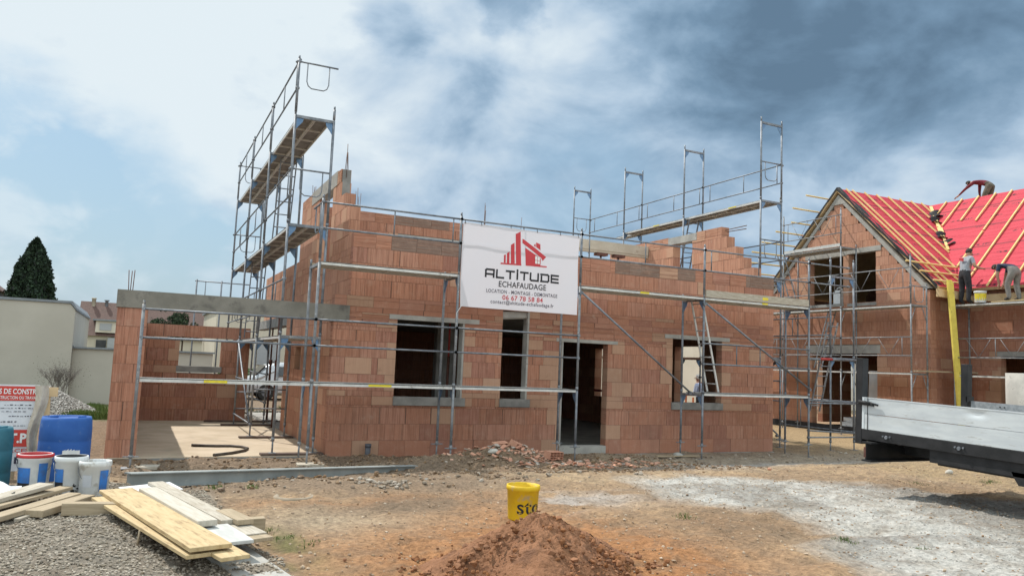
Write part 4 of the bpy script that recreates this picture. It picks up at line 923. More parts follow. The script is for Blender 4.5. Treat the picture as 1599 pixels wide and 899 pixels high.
# counter battens up the slope
def batten(p, q, nrm, name='batten', wd=.042, ht=.04, mat=lath_m, lift=.115, side=None):
    p = Vector(p); q = Vector(q); d = (q - p); s = nrm.cross(d).normalized() * wd
    mb = MB(); mb.obox(p + nrm * lift - s / 2, d, s, nrm * ht); return mb.build(name, mat, h2)
nS = Vector((0, -(RZ - 4.55), 3.68)).normalized(); nW = Vector((-(RZ - 4.55), 0, 3.7)).normalized(); nN = Vector((0, (RZ - 4.55), 3.67)).normalized()
def S(x, t): return (x, 4.83 - 3.68 * t, RZ - 3.65 * t)
def Wp(y, t): return (22.9 - 3.7 * t, y, RZ - 3.65 * t)
for i, (x, t1) in enumerate([(18.45, 1), (18.75, 1), (19.35, .97), (19.95, .80), (20.55, .63), (21.15, .47), (21.75, .20), (22.3, .14)]):
    batten(S(x, .0), S(x, t1 * .985), nS)
for i, (y, t0, t1) in enumerate([(4.1, .0, .14), (3.5, .0, .30), (2.9, 0, .27), (2.3, 0, .30), (1.75, 0, .42), (1.75, .43, .78), (1.05, 0, .90), (.3, .0, 1.0), (-.4, .62, .92), (-.45, 0, .5), (-1.2, 0, .95), (-2, 0, .95), (-2.8, 0, .95)]):
    batten(Wp(y, t0), Wp(y, t1), nW)
# horizontal laths, ends sticking out past the gable
for t, x0, x1 in ((.80, 17.55, 20.2), (.885, 17.75, 19.75), (.965, 17.95, 19.45)): batten(S(x0, t), S(x1, t), nS, 'lath', lift=.155)
for k, (t, x0) in enumerate([(.09, 17.15), (.20, 16.95), (.31, 17.3), (.40, 16.9), (.50, 16.6), (.59, 16.45), (.68, 16.55), (.77, 16.5), (.85, 17.0), (.93, 17.2)]):
    batten((x0, 4.83 + 3.67 * t, RZ - 3.65 * t), (20.0 + (k % 3) * .5, 4.83 + 3.67 * t, RZ - 3.65 * t), nN, 'lath', lift=.155, wd=.04)
# valley board and torn black felt
vd = Vector((19.2, 1.15, 4.55)) - Vector((22.9, 4.83, 8.2)); nv = (nS + nW).normalized()
mb = MB(); s = nv.cross(vd).normalized()
mb.obox(Vector((22.9, 4.83, 8.2)) + vd * .04 + nv * .13 - s * .06, vd * .28, s * .10, nv * .05); mb.obox(Vector((22.9, 4.83, 8.2)) + vd * .3 + nv * .13 - s * .02, vd * .3, s * .08, nv * .05)
mb.obox(Vector((22.9, 4.83, 8.2)) + vd * .34 + nv * .17 - s * .08, vd * .07, s * .16, nv * .04); mb.build('valley_board', lath_m, h2)
for t, ww in ((.17, .35), (.24, .3), (.44, .3), (.53, .28)):
    mb = MB(); c = Vector((22.9, 4.83, 8.2)) + vd * t + nv * .14
    def ff(u, v):
        p = c + s * ww * (u - .4) * 1.6 + vd.normalized() * ww * (v - .5) * 1.3 + nv * (.06 * math.sin(u * 5 + t * 30) + .05 * math.sin(v * 6 + u * 3) + .05)
        return p, (u, v)
    mb.grid(ff, 8, 8); mb.build('torn_felt', black_felt, h2)
# eaves timber
mb = MB(); mb.obox((18.0, 1.02, 4.30), (1.6, 0, -.03), (0, .09, 0), (0, 0, .24)); mb.build('eaves_plate', timber, h2)
mb = MB(); mb.obox((19.28, 1.0, 4.22), (0, -8, 0), (.09, 0, 0), (0, 0, .2)); mb.build('eaves_plate', timber, h2)
mb = MB()
def fl(u, v):
    x = 18.45 + u * 1.2; return (x, 1.12 - .05 * v, 4.62 - v * .25 * (1 - (2 * u - 1) ** 2 * .8)), (u, v * .3)
mb.grid(fl, 12, 4); mb.build('membrane_flap', red_membrane, h2)

# inside of house 2 seen through the opening: pale panels leaning
for k, (y, x, hh) in enumerate([(6.0, 21.2, 2.5)]): pass
pb = MB(); pb.obox((18.28, 3.42, .12), (.02, .36, 0), (.09, 0, 1.95), (.04, 0, 0)); tag(pb.build('door_panel', paper_m, None, None, (18.3, 3.5, .12)), 'grey panelled board standing inside the ground floor opening of the roofed house', 'panel')
pb = MB(); pb.obox((18.5, 4.55, .12), (1.2, 0, 0), (0, .5, 0), (0, 0, .22)); pb.obox((18.55, 4.6, .34), (.9, .05, 0), (0, .35, .03), (0, 0, .12)); tag(pb.build('cement_sack', white_pl, None, None, (18.9, 4.8, .12)), 'pale sacks lying in the ground floor opening of the roofed house', 'sacks')

# scaffold on the gable side of house 2
G2 = Scaf(thing('gable_scaffold', 'grey scaffold with three decks across the gable of the roofed house', 'scaffold', (17.65, 4.5, 0)), (17.3, 0, 0), (0, 1, 0), (1, 0, 0), galv_dirty)
GYN = [1.42, 3.95, 6.45, 8.9]
for i, a in enumerate(GYN):
    z = .2
    for l in (2.03, 4.05): G2.frame(a, z, l, gusset=False); z = l
    for b in (0, .7):
        G2.jack(a, b, GZf(17.3 + b, a), .22)
        for l in (2.0, 4.02): pass
    mb = MB()
    for l in (2.0, 4.02):
        for b0, b1 in ((.0, .2), (.7, .5)): mb.tube(G2.p(a, b0, l - .5), G2.p(a, b1, l - .04), .012, n=6)
    mb.build('frame_strut', galv_dirty, G2.r)
G2.frame(3.95, 4.05, 6.08, gusset=False); G2.frame(6.45, 4.05, 6.08, gusset=False); G2.post(1.42, 0, 4.1, 5.5); G2.post(3.95, 0, 6.1, 7.3); G2.post(6.45, 0, 6.1, 7.4); G2.post(1.42, .7, 4.1, 4.65)
for i in range(3):
    G2.deck(GYN[i], GYN[i + 1], 2.03); G2.deck(GYN[i], GYN[i + 1], 4.05)
    G2.rails(GYN[i], GYN[i + 1], 2.03, ties=(.12,), cross=True, hs=(1.05, .5)); G2.rails(GYN[i], GYN[i + 1], 4.05, ties=(.1,), cross=True, hs=(1.1, .5))
G2.deck(3.95, 6.45, 6.08); G2.rails(3.95, 6.45, 6.08, ties=(.08, .92), cross=True, hs=(1.05, .45)); G2.toe(3.95, 6.45, 6.08, -.01, .1, deck_alu)
G2.ladder(6.2, 4.1, 6.9, 6.1, .35, .34, 7, galv_dirty); G2.ladder(5.2, 2.1, 4.6, 4.0, .35, .34, 7, galv_dirty); G2.endrail(1.42, 3.6)
# scaffold before the right hand wall
W2 = Scaf(thing('eaves_scaffold', 'scaffold deck run below the red roof carrying two roofers', 'scaffold', (18.9, -2, 0)), (18.55, 0, 0), (0, -1, 0), (1, 0, 0), galv_dirty)
W2N = [-.95, 1.5, 4.0, 6.5]
for a in W2N:
    z = .2
    for l in (2.03, 4.05): W2.frame(a, z, l, gusset=False); z = l
    for b in (0, .7): W2.jack(a, b, GZf(18.55 + b, -a), .22)
for i in range(3):
    W2.deck(W2N[i], W2N[i + 1], 2.03); W2.deck(W2N[i], W2N[i + 1], 4.1); W2.rails(W2N[i], W2N[i + 1], 2.03, ties=(.5,), cross=True, hs=(1.05, .5))
pl = MB(); pl.obox((17.5, 1.35, 2.07), (1.9, -.55, .02), (.06, .2, 0), (0, 0, .04)); tag(pl.build('loose_plank', wood_old, None, None, (18.3, 1.1, 2.07)), 'loose brown plank lying across the lower deck at the corner of the roofed house', 'plank')
pl = MB(); pl.obox((18.66, -.1, 4.105), (0, -2.4, .03), (.14, 0, 0), (0, 0, .035)); tag(pl.build('loose_plank', wood_new, None, None, (18.7, -1.2, 4.1)), 'light plank lying on the upper deck between the bucket and the bending roofer', 'plank')
# yellow painted timber propping the eaves
yb = MB(); yb.obox((18.18, .86, 4.80), (.50, 0, -4.79), (.15, -.03, 0), (.01, .06, 0)); yb.obox((18.335, .835, 4.74), (.49, 0, -4.73), (.045, -.01, 0), (.01, .04, 0))
tag(yb.build('yellow_beam', yellow_paint, None, None, (18.4, .86, 0)), 'long yellow painted beam leaning upright against the eaves of the roofed house', 'beam')
# roof bucket
def bucket(name, loc, r1, r2, h, body, label, rim=None, inner=None, group=None, tilt=(0, 0, 0), handle=True, cat='bucket', lab=None, nseg=28):
    t = thing(name, label, cat, loc, group); x, y, z = loc
    mb = MB(); mb.lathe(loc, [(0, .004), (r1, 0), (r1 + .004, .01), (r2 - .004, h - .05), (r2 + .006, h - .045), (r2 + .006, h - .02), (r2 + .002, h), (r2 - .008, h), (r2 - .012, h - .06), (r1 - .004, .02), (0, .02)], nseg,
                        mats=[0] * 7 + [1] * 3)
    mb.build('body', [body, inner or body], t)
    if rim:
        rb = MB(); rb.lathe(loc, [(r2 - .006, h - .001), (r2 + .013, h - .004), (r2 + .014, h - .03), (r2 + .004, h - .03)], nseg); rb.build('rim', rim, t)
    if handle:
        hb = MB(); pts = []
        for i in range(11):
            a = math.pi * i / 10; pts.append((x + (r2 + .012) * math.cos(a) * .95, y - (r2 * .62) * math.sin(a) - .02, z + h - .06 - .14 * math.sin(a)))
        hb.path(pts, .003, 5); hb.build('handle', galv, t)
    if lab:
        for (a0, a1, z0, z1, mt) in lab:
            lb = MB(); nn = 6
            for i in range(nn):
                q = []
                for aa, zz in ((a0 + (a1 - a0) * i / nn, z0), (a0 + (a1 - a0) * (i + 1) / nn, z0), (a0 + (a1 - a0) * (i + 1) / nn, z1), (a0 + (a1 - a0) * i / nn, z1)):
                    rr = r1 + (r2 - r1) * zz / h + .004; q.append((x + rr * math.cos(R(aa)), y + rr * math.sin(R(aa)), z + zz))
                lb.face(q)
            lb.build('label', mt, t)
    return t
bucket('paint_bucket', (18.68, .22, 4.12), .14, .16, .33, white_pl, 'white bucket with a yellow label on the upper deck beside the roofer in grey', lab=[(150, 290, .06, .26, yellow_m)], handle=False)
can = thing('plastic_canister', 'white plastic canister standing in the left upper window hole of the roofed house', 'canister', (18.32, 4.85, 4.3))
mb = MB(); mb.obox((18.2, 4.72, 4.3), (.2, 0, 0), (0, .34, 0), (0, 0, .42)); mb.obox((18.22, 4.76, 4.72), (.16, 0, 0), (0, .26, 0), (0, 0, .05)); mb.tube((18.3, 4.78, 4.76), (18.3, 4.78, 4.83), .03); mb.path([(18.3, 4.80, 4.8), (18.3, 4.86, 4.86), (18.3, 4.98, 4.86), (18.3, 5.02, 4.77)], .018, 6); mb.build('body', white_pl, can)

# ---------------------------------------------------------------- background
fb = thing('rendered_building', 'long plain beige rendered building with a grey coping behind the site', 'building', (-5, 15, 0))
mb = MB(); mb.prism([(-30, 14, -.3), (-5.0, 14, -.3), (-5.0, 14, 2.95), (-5.16, 14, 3.14), (-30, 14, 3.14)], (0, 8, 0)); mb.build('wall', render_beige, fb)
mb = MB(); mb.prism([(-30, 13.95, 3.145), (-5.14, 13.95, 3.145), (-4.96, 13.95, 2.93), (-4.96, 13.95, 3.0), (-5.1, 13.95, 3.22), (-30, 13.95, 3.22)], (0, 8.1, 0)); mb.build('coping', coping, fb)
mb = MB(); mb.box(-4.995, -.8, 14.3, 20, -.3, 1.74); mb.build('low_wall', render_beige, fb); mb = MB(); mb.box(-5.12, -.75, 14.22, 20.1, 1.745, 1.80); mb.build('coping', coping, fb)
mb = MB(); mb.prism([(-5.16, 14.2, 1.79), (-4.95, 14.2, 1.79), (-5.16, 14.2, 2.05)], (0, .05, 0)); mb.build('bracket', coping, fb)
wb = thing('pale_building', 'pale building with shutters seen through the scaffold behind the terrace', 'building', (8, 28, 0))
mb = MB(); mb.box(.2, 14, 26, 34, -.3, 3.9); mb.build('wall', render_cream, wb)
mb = MB(); mb.box(.1, 14.1, 25.9, 34.1, 3.905, 4.0); mb.build('coping', coping, wb)
for x in (2.2, 5.5, 8.5):
    f_ = bx('window', shutter_m, wb, x, x + 1.0, 25.95, 26.0, 1.3, 2.4)
eb = thing('cream_building', 'cream house with windows behind the gap between the two brick houses', 'building', (33, 20, 0))
mb = MB(); mb.box(24, 44, 18, 28, -.3, 5.2); mb.build('wall', render_pale, eb)
mb = MB(); mb.prism([(23.7, 17.7, 5.2), (23.7, 28.3, 5.2), (23.7, 23, 7.2)], (20.6, 0, 0)); mb.build('roof', tile_brown, eb)
for x in (25, 27.5, 30, 33):
    f_ = bx('window', white_pl, eb, x, x + 1.1, 17.95, 18.0, 1.2, 2.5); g_ = bx('pane', window_dark, f_, x + .1, x + 1.0, 17.94, 17.948, 1.3, 2.4)
nb = thing('garage_building', 'low pale building east of the house seen through the right window hole', 'building', (18, 24, 0))
mb = MB(); mb.box(14.5, 22.5, 22, 27, -.3, 4.4); mb.build('wall', render_pale, nb); f_ = bx('window', white_pl, nb, 18.6, 19.6, 21.94, 22.0, 1.7, 2.7); bx('pane', window_dark, f_, 18.75, 19.45, 21.925, 21.935, 1.85, 2.55)
# house with brown roof and dormer
dh = thing('tiled_house', 'distant cream house with a steep brown tile roof and a dormer window', 'house', (-3.5, 46, 0))
bx('wall', render_cream, dh, -6.75, 1.5, 45, 54, -.2, 2.72)
mb = MB(); mb.prism([(-6.9, 44.7, 2.62), (-6.9, 47.6, 5.02), (-6.9, 54.3, 2.62)], (8.6, 0, 0)); dr = mb.build('roof', tile_brown, dh)
# hip at the left
mb = MB(); mb.lathe((-6.1, 47.3, 4.75), [(.13, -.5), (.13, .45), (.17, .45), (.17, .52), (0, .52)], 8); mb.build('chimney', render_cream, dh); mb = MB(); mb.lathe((-5.3, 47.3, 4.8), [(.1, -.5), (.1, .3), (.16, .3), (.16, .38), (0, .38)], 8); mb.build('chimney', coping, dh)
dm = MB(); dm.box(-5.75, -4.55, 44.72, 47.0, 2.85, 3.62); dmo = dm.build('dormer', render_pale, dh); bx('dormer_roof', coping, dh, -5.95, -4.35, 44.5, 47.2, 3.625, 3.72); bx('window', shutter_m, dmo, -5.5, -4.8, 44.66, 44.71, 3.0, 3.45)
bx('balcony', shutter_m, dh, -4.95, -3.9, 44.3, 44.9, 1.75, 2.5); bx('window', window_dark, dh, -5.65, -5.05, 44.93, 44.99, 1.6, 2.35)
ch = thing('roof_gable_house', 'small sliver of a brown roofed house at the left edge beyond the beige wall', 'house', (-14, 60, 0))
bx('wall', M('brown_wall', (.2, .13, .1), None), ch, -20, -13.5, 60, 66, -.2, 6.0); mb = MB(); mb.prism([(-20, 59.6, 6.0), (-13.2, 59.6, 6.0), (-16.6, 59.6, 8.6)], (0, 7, 0)); mb.build('roof', tile_brown, ch)
# hill
mb = MB(); pts = []
hx = np.linspace(-60, 260, 60); hh = 3 + 9 * np.exp(-((hx - 14) / 22) ** 2) + 3 * fbm(hx, hx * 0, 40, 3, 3); hh = hh * .75
def hf(u, v):
    x = -60 + 320 * u; z = np.interp(x, hx, hh); return (x, 190 + 60 * v, z * math.sin(math.pi * min(1, v * 1.0)) if v > 0 else -1), (u, v)
mb.grid(hf, 60, 8); setting(mb.build('hill', hill_m, None), 'structure')

# ---------------------------------------------------------------- vegetation
def leafcloud(name, pts, size, c1, c2, parent, up=.3, label=None):
    """many small two-triangle leaves at the given points"""
    n = len(pts); d1 = rng.normal(size=(n, 3)); d1 /= np.linalg.norm(d1, axis=1)[:, None]; d2 = rng.normal(size=(n, 3)); d2 -= (d2 * d1).sum(1)[:, None] * d1; d2 /= np.linalg.norm(d2, axis=1)[:, None]
    s = size * rng.uniform(.6, 1.3, (n, 1)); V = np.stack([pts - d1 * s, pts + d2 * s * .5, pts + d1 * s, pts - d2 * s * .5], 1)
    Fq = np.arange(n * 4).reshape(n, 4); off = np.array(parent['_o']) if parent is not None else np.zeros(3)
    o = npmesh(name, (V - off).reshape(-1, 3), Fq, leaf_vc, np.repeat(cols(n, c1, c2, .01), 4, 0), False)
    if parent is not None: o.parent = parent; o['_o'] = tuple(off)
    return o
t = thing('conifer_tree', 'dark cone shaped conifer rising behind the beige building', 'tree', (-11.2, 60, 0))
mb = MB(); mb.tube((-11.2, 60, 0), (-11.3, 60, 9.6), .35, .05); mb.build('trunk', M('bark', (.08, .06, .045), (.12, .09, .07), 8, .9), t)
n = 26000; hgt = rng.uniform(0, 1, n) ** 1.15; ang = rng.uniform(0, 6.283, n)
prof = 2.15 * np.interp(hgt, [0, .15, .45, .75, .93, 1], [1.0, 1.02, .86, .55, .22, .03])
lump = .62 + .62 * fbm(ang * 1.6 + 9, hgt * 9, .55, 3, 6); rr = prof * lump * (rng.uniform(.55, 1, n) ** .5)
P_ = np.stack([-11.25 + rr * np.cos(ang), 60 + rr * np.sin(ang), 2.2 + hgt * 8.3 + rng.normal(0, .08, n)], 1)
leafcloud('crown', P_, .16, (.010, .022, .014), (.040, .065, .035), t)
def broadleaf(name, label, x, y, z0, r, zc, n, c1, c2, size, group=None, squash=.6):
    t = thing(name, label, 'tree', (x, y, 0), group); mb = MB(); mb.tube((x, y, 0), (x, y, zc), r * .08, r * .04)
    for k in range(5):
        a = k * 1.3; mb.tube((x, y, zc - r * .4), (x + r * .6 * math.cos(a), y + r * .6 * math.sin(a), zc + r * .3), r * .03, r * .012, 6)
    mb.build('trunk', MATS['bark'], t)
    cs = rng.normal(size=(16, 3)) * np.array((r * .5, r * .5, r * .5 * squash)) + np.array((x, y, zc)); w_ = rng.integers(0, 16, n)
    d = rng.normal(size=(n, 3)); d /= np.linalg.norm(d, axis=1)[:, None]; P_ = cs[w_] + d * (rng.uniform(.3, 1, n) ** .4)[:, None] * r * .30
    leafcloud('crown', P_, size, c1, c2, t); return t
broadleaf('leafy_tree', 'dark leafy tree seen under the concrete beam, the left one', -2.15, 32, 0, 1.0, 3.25, 2600, (.015, .03, .015), (.05, .075, .035), .07, 'trees behind the terrace')
broadleaf('leafy_tree', 'dark leafy tree seen under the concrete beam, the right one', -.9, 33, 0, .85, 3.2, 2200, (.02, .035, .015), (.055, .08, .04), .07, 'trees behind the terrace')
hd = thing('hedge', 'green hedge behind the terrace opening in front of the pale building', 'hedge', (2.5, 23, 0))
P_ = np.stack([rng.uniform(.2, 6, 9000), rng.uniform(22.5, 23.3, 9000), rng.uniform(.1, 1.15, 9000)], 1); leafcloud('foliage', P_, .06, (.02, .06, .015), (.08, .16, .04), hd)
# bare shrub before the beige wall
sh = thing('bare_shrub', 'bare grey shrub with thin twigs before the beige building', 'shrub', (-5.1, 12, 0)); mb = MB()
def twig(p, d, L, r, k):
    q = p + d * L; mb.tube(p, q, r, r * .7, 5, caps=False)
    if k > 0:
        for i in range(3):
            dd = (d + Vector((random.uniform(-.6, .6), random.uniform(-.4, .4), random.uniform(-.1, .4)))).normalized(); twig(p + d * L * random.uniform(.4, 1), dd, L * random.uniform(.55, .8), r * .65, k - 1)
random.seed(5)
for i in range(9):
    d = Vector((random.uniform(-.55, .55), random.uniform(-.3, .3), 1)).normalized(); twig(Vector((-5.1 + random.uniform(-.15, .15), 12, .3)), d, .42, .011, 4)
mb.build('branches', M('grey_twig', (.16, .14, .13), (.24, .21, .19), 9, .9), sh)
P_ = np.stack([-5.1 + rng.normal(0, .3, 900), 12 + rng.normal(0, .15, 900), .95 + rng.normal(0, .22, 900)], 1); leafcloud('leaves', P_, .015, (.12, .12, .09), (.22, .2, .16), sh)
# gravel heap at the back left
mb = MB(); hp = []
def heapz(x, y, cx, cy, rx_, ry_, h): d = math.hypot((x - cx) / rx_, (y - cy) / ry_); return h * max(0, 1 - d) ** .95 if d < 1 else 0
def hf2(u, v):
    r_ = u; a = v * 2 * math.pi; x = -5.15 + 1.35 * r_ * math.cos(a); y = 9.6 + 1.3 * r_ * math.sin(a); return (x, y, -.02 + .74 * (1 - r_) ** .95 + .04 * (float(fbm(np.array([x]), np.array([y]), .3, 3, 8)[0]) - .5)), (u, v)
gh = thing('gravel_heap', 'grey gravel heap before the beige building at the far left', 'gravel heap', (-5.15, 9.6, 0))
mb.grid(hf2, 14, 36); mb.build('heap', M('gravel_heap_core', (.26, .245, .22), (.40, .38, .34), 30, .95, bump=.02, bscale=30), gh)
n = 5200; a = rng.uniform(0, 6.283, n); rr = rng.uniform(0, 1, n) ** .6; xs = -5.15 + 1.35 * rr * np.cos(a); ys = 9.6 + 1.3 * rr * np.sin(a); zs_ = -.01 + .74 * (1 - rr) ** .95
o = scatter('gravel_stones', xs, ys, zs_, rng.uniform(.012, .03, n), cols(n, (.22, .2, .18), (.55, .53, .49)), None, None, kind=None); o.parent = gh; o.matrix_parent_inverse = Matrix.Translation((5.15, -9.6, 0)); o['kind'] = 'stuff'
# grass tufts
def tufts(name, pos, label):
    Vs = []; 
    for (x, y, r_, n, h) in pos:
        for i in range(n):
            a = random.uniform(0, 6.28); d = random.uniform(0, r_); px = x + d * math.cos(a); py = y + d * math.sin(a); z = GZf(px, py) - .005; lx = random.uniform(-.5, .5) * h; ly = random.uniform(-.5, .5) * h; w_ = .003 + h * .02; hh_ = h * random.uniform(.5, 1.1)
            Vs += [(px - w_, py, z), (px + w_, py, z), (px + lx * .5 + w_ * .6, py + ly * .5, z + hh_ * .6), (px + lx, py + ly, z + hh_)]
    V = np.array(Vs); Fq = np.arange(len(V)).reshape(-1, 4); nn = len(Fq)
    return setting(npmesh(name, V, Fq, leaf_vc, np.repeat(cols(nn, (.05, .09, .02), (.17, .22, .07), .01), 4, 0), False), 'stuff', label, 'grass')
random.seed(9)
tufts('grass', [(-1.95 + random.uniform(-.12, .15), random.uniform(-7.8, -7.0), .10, 25, .035) for _ in range(4)] + [(2.75, -8.9, .12, 90, .035), (3.2, -9.3, .1, 40, .03), (2.0, -7.55, .12, 70, .04), (.9, -10, .05, 20, .03), (8.7, -6.4, .15, 90, .05), (9.6, -6.7, .15, 80, .05), (7.2, -6.3, .2, 60, .04), (-2.3, -4.95, .12, 50, .05), (-1.9, -5.05, .1, 40, .05)]
      + [(random.uniform(-4.6, -3.75), random.uniform(8, 12), .3, 260, .22) for _ in range(16)] + [(random.uniform(-.2, 3), random.uniform(10.5, 13), .3, 120, .15) for _ in range(8)], 'sparse green grass tufts along the planks, beside the heap and on the track edge')

# parked car beyond the terrace
cr = thing('parked_car', 'silver hatchback parked beyond the terrace opening, partly hidden by scaffolding', 'car', (2.3, 19, 0))
def carbody(cx, cy, flip=1):
    prof = [(-2.05, .3), (-2.1, .6), (-2.0, .85), (-1.7, .95), (-1.25, 1.38), (-.6, 1.48), (.35, 1.45), (1.0, 1.0), (1.75, .86), (2.05, .65), (2.1, .32)]
    mb = MB(); i0 = len(mb.v)
    secs = [(-.85, .93), (-.8, 1), (-.4, 1.02), (.4, 1.02), (.8, 1), (.85, .93)]
    for wv, k in secs:
        for x, z in prof:
            inset = (.16 * max(0, (z - .9)) / .5) if abs(wv) > .7 else 0
            mb.v.append((cx + x * k, cy + (wv - math.copysign(inset, wv)), z * (k if z > .5 else 1)))
    m = len(prof)
    for a in range(len(secs) - 1):
        for b in range(m - 1): mb.idx((i0 + a * m + b, i0 + (a + 1) * m + b, i0 + (a + 1) * m + b + 1, i0 + a * m + b + 1), 0, True)
    mb.idx([i0 + b for b in range(m)], 0); mb.idx([i0 + (len(secs) - 1) * m + b for b in range(m)][::-1], 0); return mb
carbody(2.9, 19).build('body', car_white, cr)
for x in (1.6, 4.25):
    for y in (18.12, 19.72):
        mb = MB(); mb.tube((x, y, .32), (x, y + .2, .32), .32, n=20); w_ = mb.build('wheel', rubber, cr); mb = MB(); mb.tube((x, y - .01, .32), (x, y, .32), .19, n=14); mb.build('rim', galv, w_)
mb = MB(); mb.obox((1.95, 18.12, .98), (1.55, 0, 0), (0, .03, 0), (0, .09, .36)); mb.build('side_window', window_dark, cr); mb = MB(); mb.obox((1.17, 18.25, .98), (.38, 0, .38), (0, 1.5, 0), (-.02, 0, .02)); mb.build('rear_window', window_dark, cr)
# props holding the upper floor over the terrace
for i, (x, y) in enumerate(((-.08, 5.5), (.1, 7.6))):
    pr = thing('steel_prop', ['nearer rusty red steel prop under the house floor by the terrace', 'farther rusty red steel prop under the house floor by the terrace'][i], 'prop', (x, y, .05), 'steel props under the house floor'); mb = MB(); mb.tube((x, y, .05), (x, y, 1.6), .03); mb.box(x - .07, x + .07, y - .07, y + .07, .046, .054); mb.build('outer_tube', rust, pr)
    mb = MB(); mb.tube((x, y, 1.58), (x, y, 2.72), .022); mb.tube((x, y, 1.52), (x, y, 1.66), .045); mb.tube((x - .08, y, 1.6), (x + .08, y, 1.6), .01); mb.box(x - .07, x + .07, y - .07, y + .07, 2.715, 2.73); mb.build('inner_tube', rust, pr)
bx('floor_beam', concrete_dark, house, .0, .28, 4.93, 10.4, 2.5, 2.73)
pr = thing('steel_prop', 'red steel prop standing inside the left window hole', 'prop', (2.72, 1.2, .06)); mb = MB(); mb.tube((2.72, 1.2, .06), (2.72, 1.2, 1.9), .03); mb.build('outer_tube', rust, pr); mb = MB(); mb.tube((2.72, 1.2, 1.9), (2.72, 1.2, 2.73), .022); mb.build('inner_tube', red_steel, pr)
n = 500; xs = rng.uniform(-.4, 2.2, n); ys = rng.uniform(8.6, 11.5, n); scatter('rubble', xs, ys, gfull(xs, ys), rng.uniform(.02, .09, n), cols(n, (.15, .13, .11), (.36, .33, .29)), 'grey rubble lying beyond the terrace opening before the car', 'rubble')

# ---------------------------------------------------------------- foreground left: planks, drums, buckets, site sign
def plank(name, p0, p1, wd, th, mat, label, side=1, notch=None, group=None):
    """p0,p1: ends of one long lower edge; wd grows to the side"""
    p0 = Vector(p0); p1 = Vector(p1); d = p1 - p0; s = Vector((-d.y, d.x, 0)).normalized() * wd * side
    mb = MB(); n = 8; up = Vector((0, 0, th))
    if notch: 
        mb.obox(p0, d * notch[0], s, up, 0); mb.obox(p0 + d * notch[0] + s * notch[1], d * (1 - notch[0]), s * (1 - notch[1]), up, 0, uo=(.3, 1))
    else: mb.obox(p0, d, s, up, 0, uo=(random.uniform(0, 9), random.uniform(0, 9)))
    o = mb.build(name, mat, None, None, tuple(p0)); bv = o.modifiers.new('edge', 'BEVEL'); bv.width = .003; bv.segments = 1
    return tag(o, label, 'plank', group)
random.seed(21)
plank('plank', (-3.42, -6.30, .455), (-2.72, -8.62, .415), .36, .027, wood_new, 'notched yellow plywood board under the top plywood board, its end sticking out front', 1, notch=(.93, .45), group='boards stacked on the gravel in front')
plank('plank', (-3.37, -6.12, .485), (-2.75, -8.46, .462), .28, .03, wood_new, 'broad yellow plywood board on top of the foreground stack', group='boards stacked on the gravel in front')
plank('plank', (-3.10, -5.75, .44), (-2.50, -7.95, .42), .34, .02, wood_grey, 'mortar splashed wide board lying under the thick white plank', group='boards stacked on the gravel in front')
plank('plank', (-2.97, -5.72, .478), (-2.47, -7.55, .445), .14, .035, wood_grey, 'speckled grey board at the right edge of the stack', 1, group='boards stacked on the gravel in front')
plank('plank', (-3.05, -6.22, .492), (-2.66, -7.74, .475), .15, .045, M('whitened_plank', (.43, .39, .32), (.52, .48, .41), 3, .85, uv=True, stretch=(14, 1.2, 1), c3=(.36, .31, .25), s3=4), 'thick whitened plank lying along the middle of the stack', group='boards stacked on the gravel in front')
plank('plank', (-2.66, -7.62, .435), (-2.54, -8.20, .43), .24, .025, wood_white, 'white coated short board at the front right of the stack', group='boards stacked on the gravel in front')
plank('plank', (-2.48, -7.15, .45), (-2.36, -7.62, .45), .13, .04, wood_old, 'short brown offcut on the right of the stack', group='boards stacked on the gravel in front')
plank('plank', (-2.50, -7.45, .40), (-2.30, -8.02, .40), .17, .028, wood_old, 'tan board end poking out at the right of the stack', group='boards stacked on the gravel in front')
plank('plank', (-3.62, -6.62, .392), (-2.95, -6.70, .38), .10, .10, wood_old, 'squat timber beam carrying the upper end of the plank stack')
plank('plank', (-2.95, -7.22, .30), (-2.08, -7.18, .31), .10, .10, wood_old, 'timber bearer under the right side of the plank stack')
sl = MB(); sl.obox((-2.62, -7.75, .285), (.30, -1.6, 0), (.32, .06, 0), (0, 0, .03)); tag(sl.build('kerb_slab', concrete, None, None, (-2.4, -8.4, .29)), 'flat concrete kerb slab sunk beside the gravel under the stack', 'slab')
t_ = MB(); t_.tube((-3.05, -7.55, .31), (-3.04, -7.56, .44), .008); tag(t_.build('wooden_peg', wood_old, None, None, (-3.05, -7.55, .3)), 'thin peg standing in the gravel under the plywood boards', 'peg')
tin = MB(); tin.obox((-3.22, -5.75, .47), (.45, .18, .01), (.1, -.45, 0), (0, 0, .006)); tag(tin.build('metal_sheet', white_foil, None, None, (-3.1, -5.9, .47)), 'whitish sheet at the head of the plank stack beside the steel beam', 'sheet')
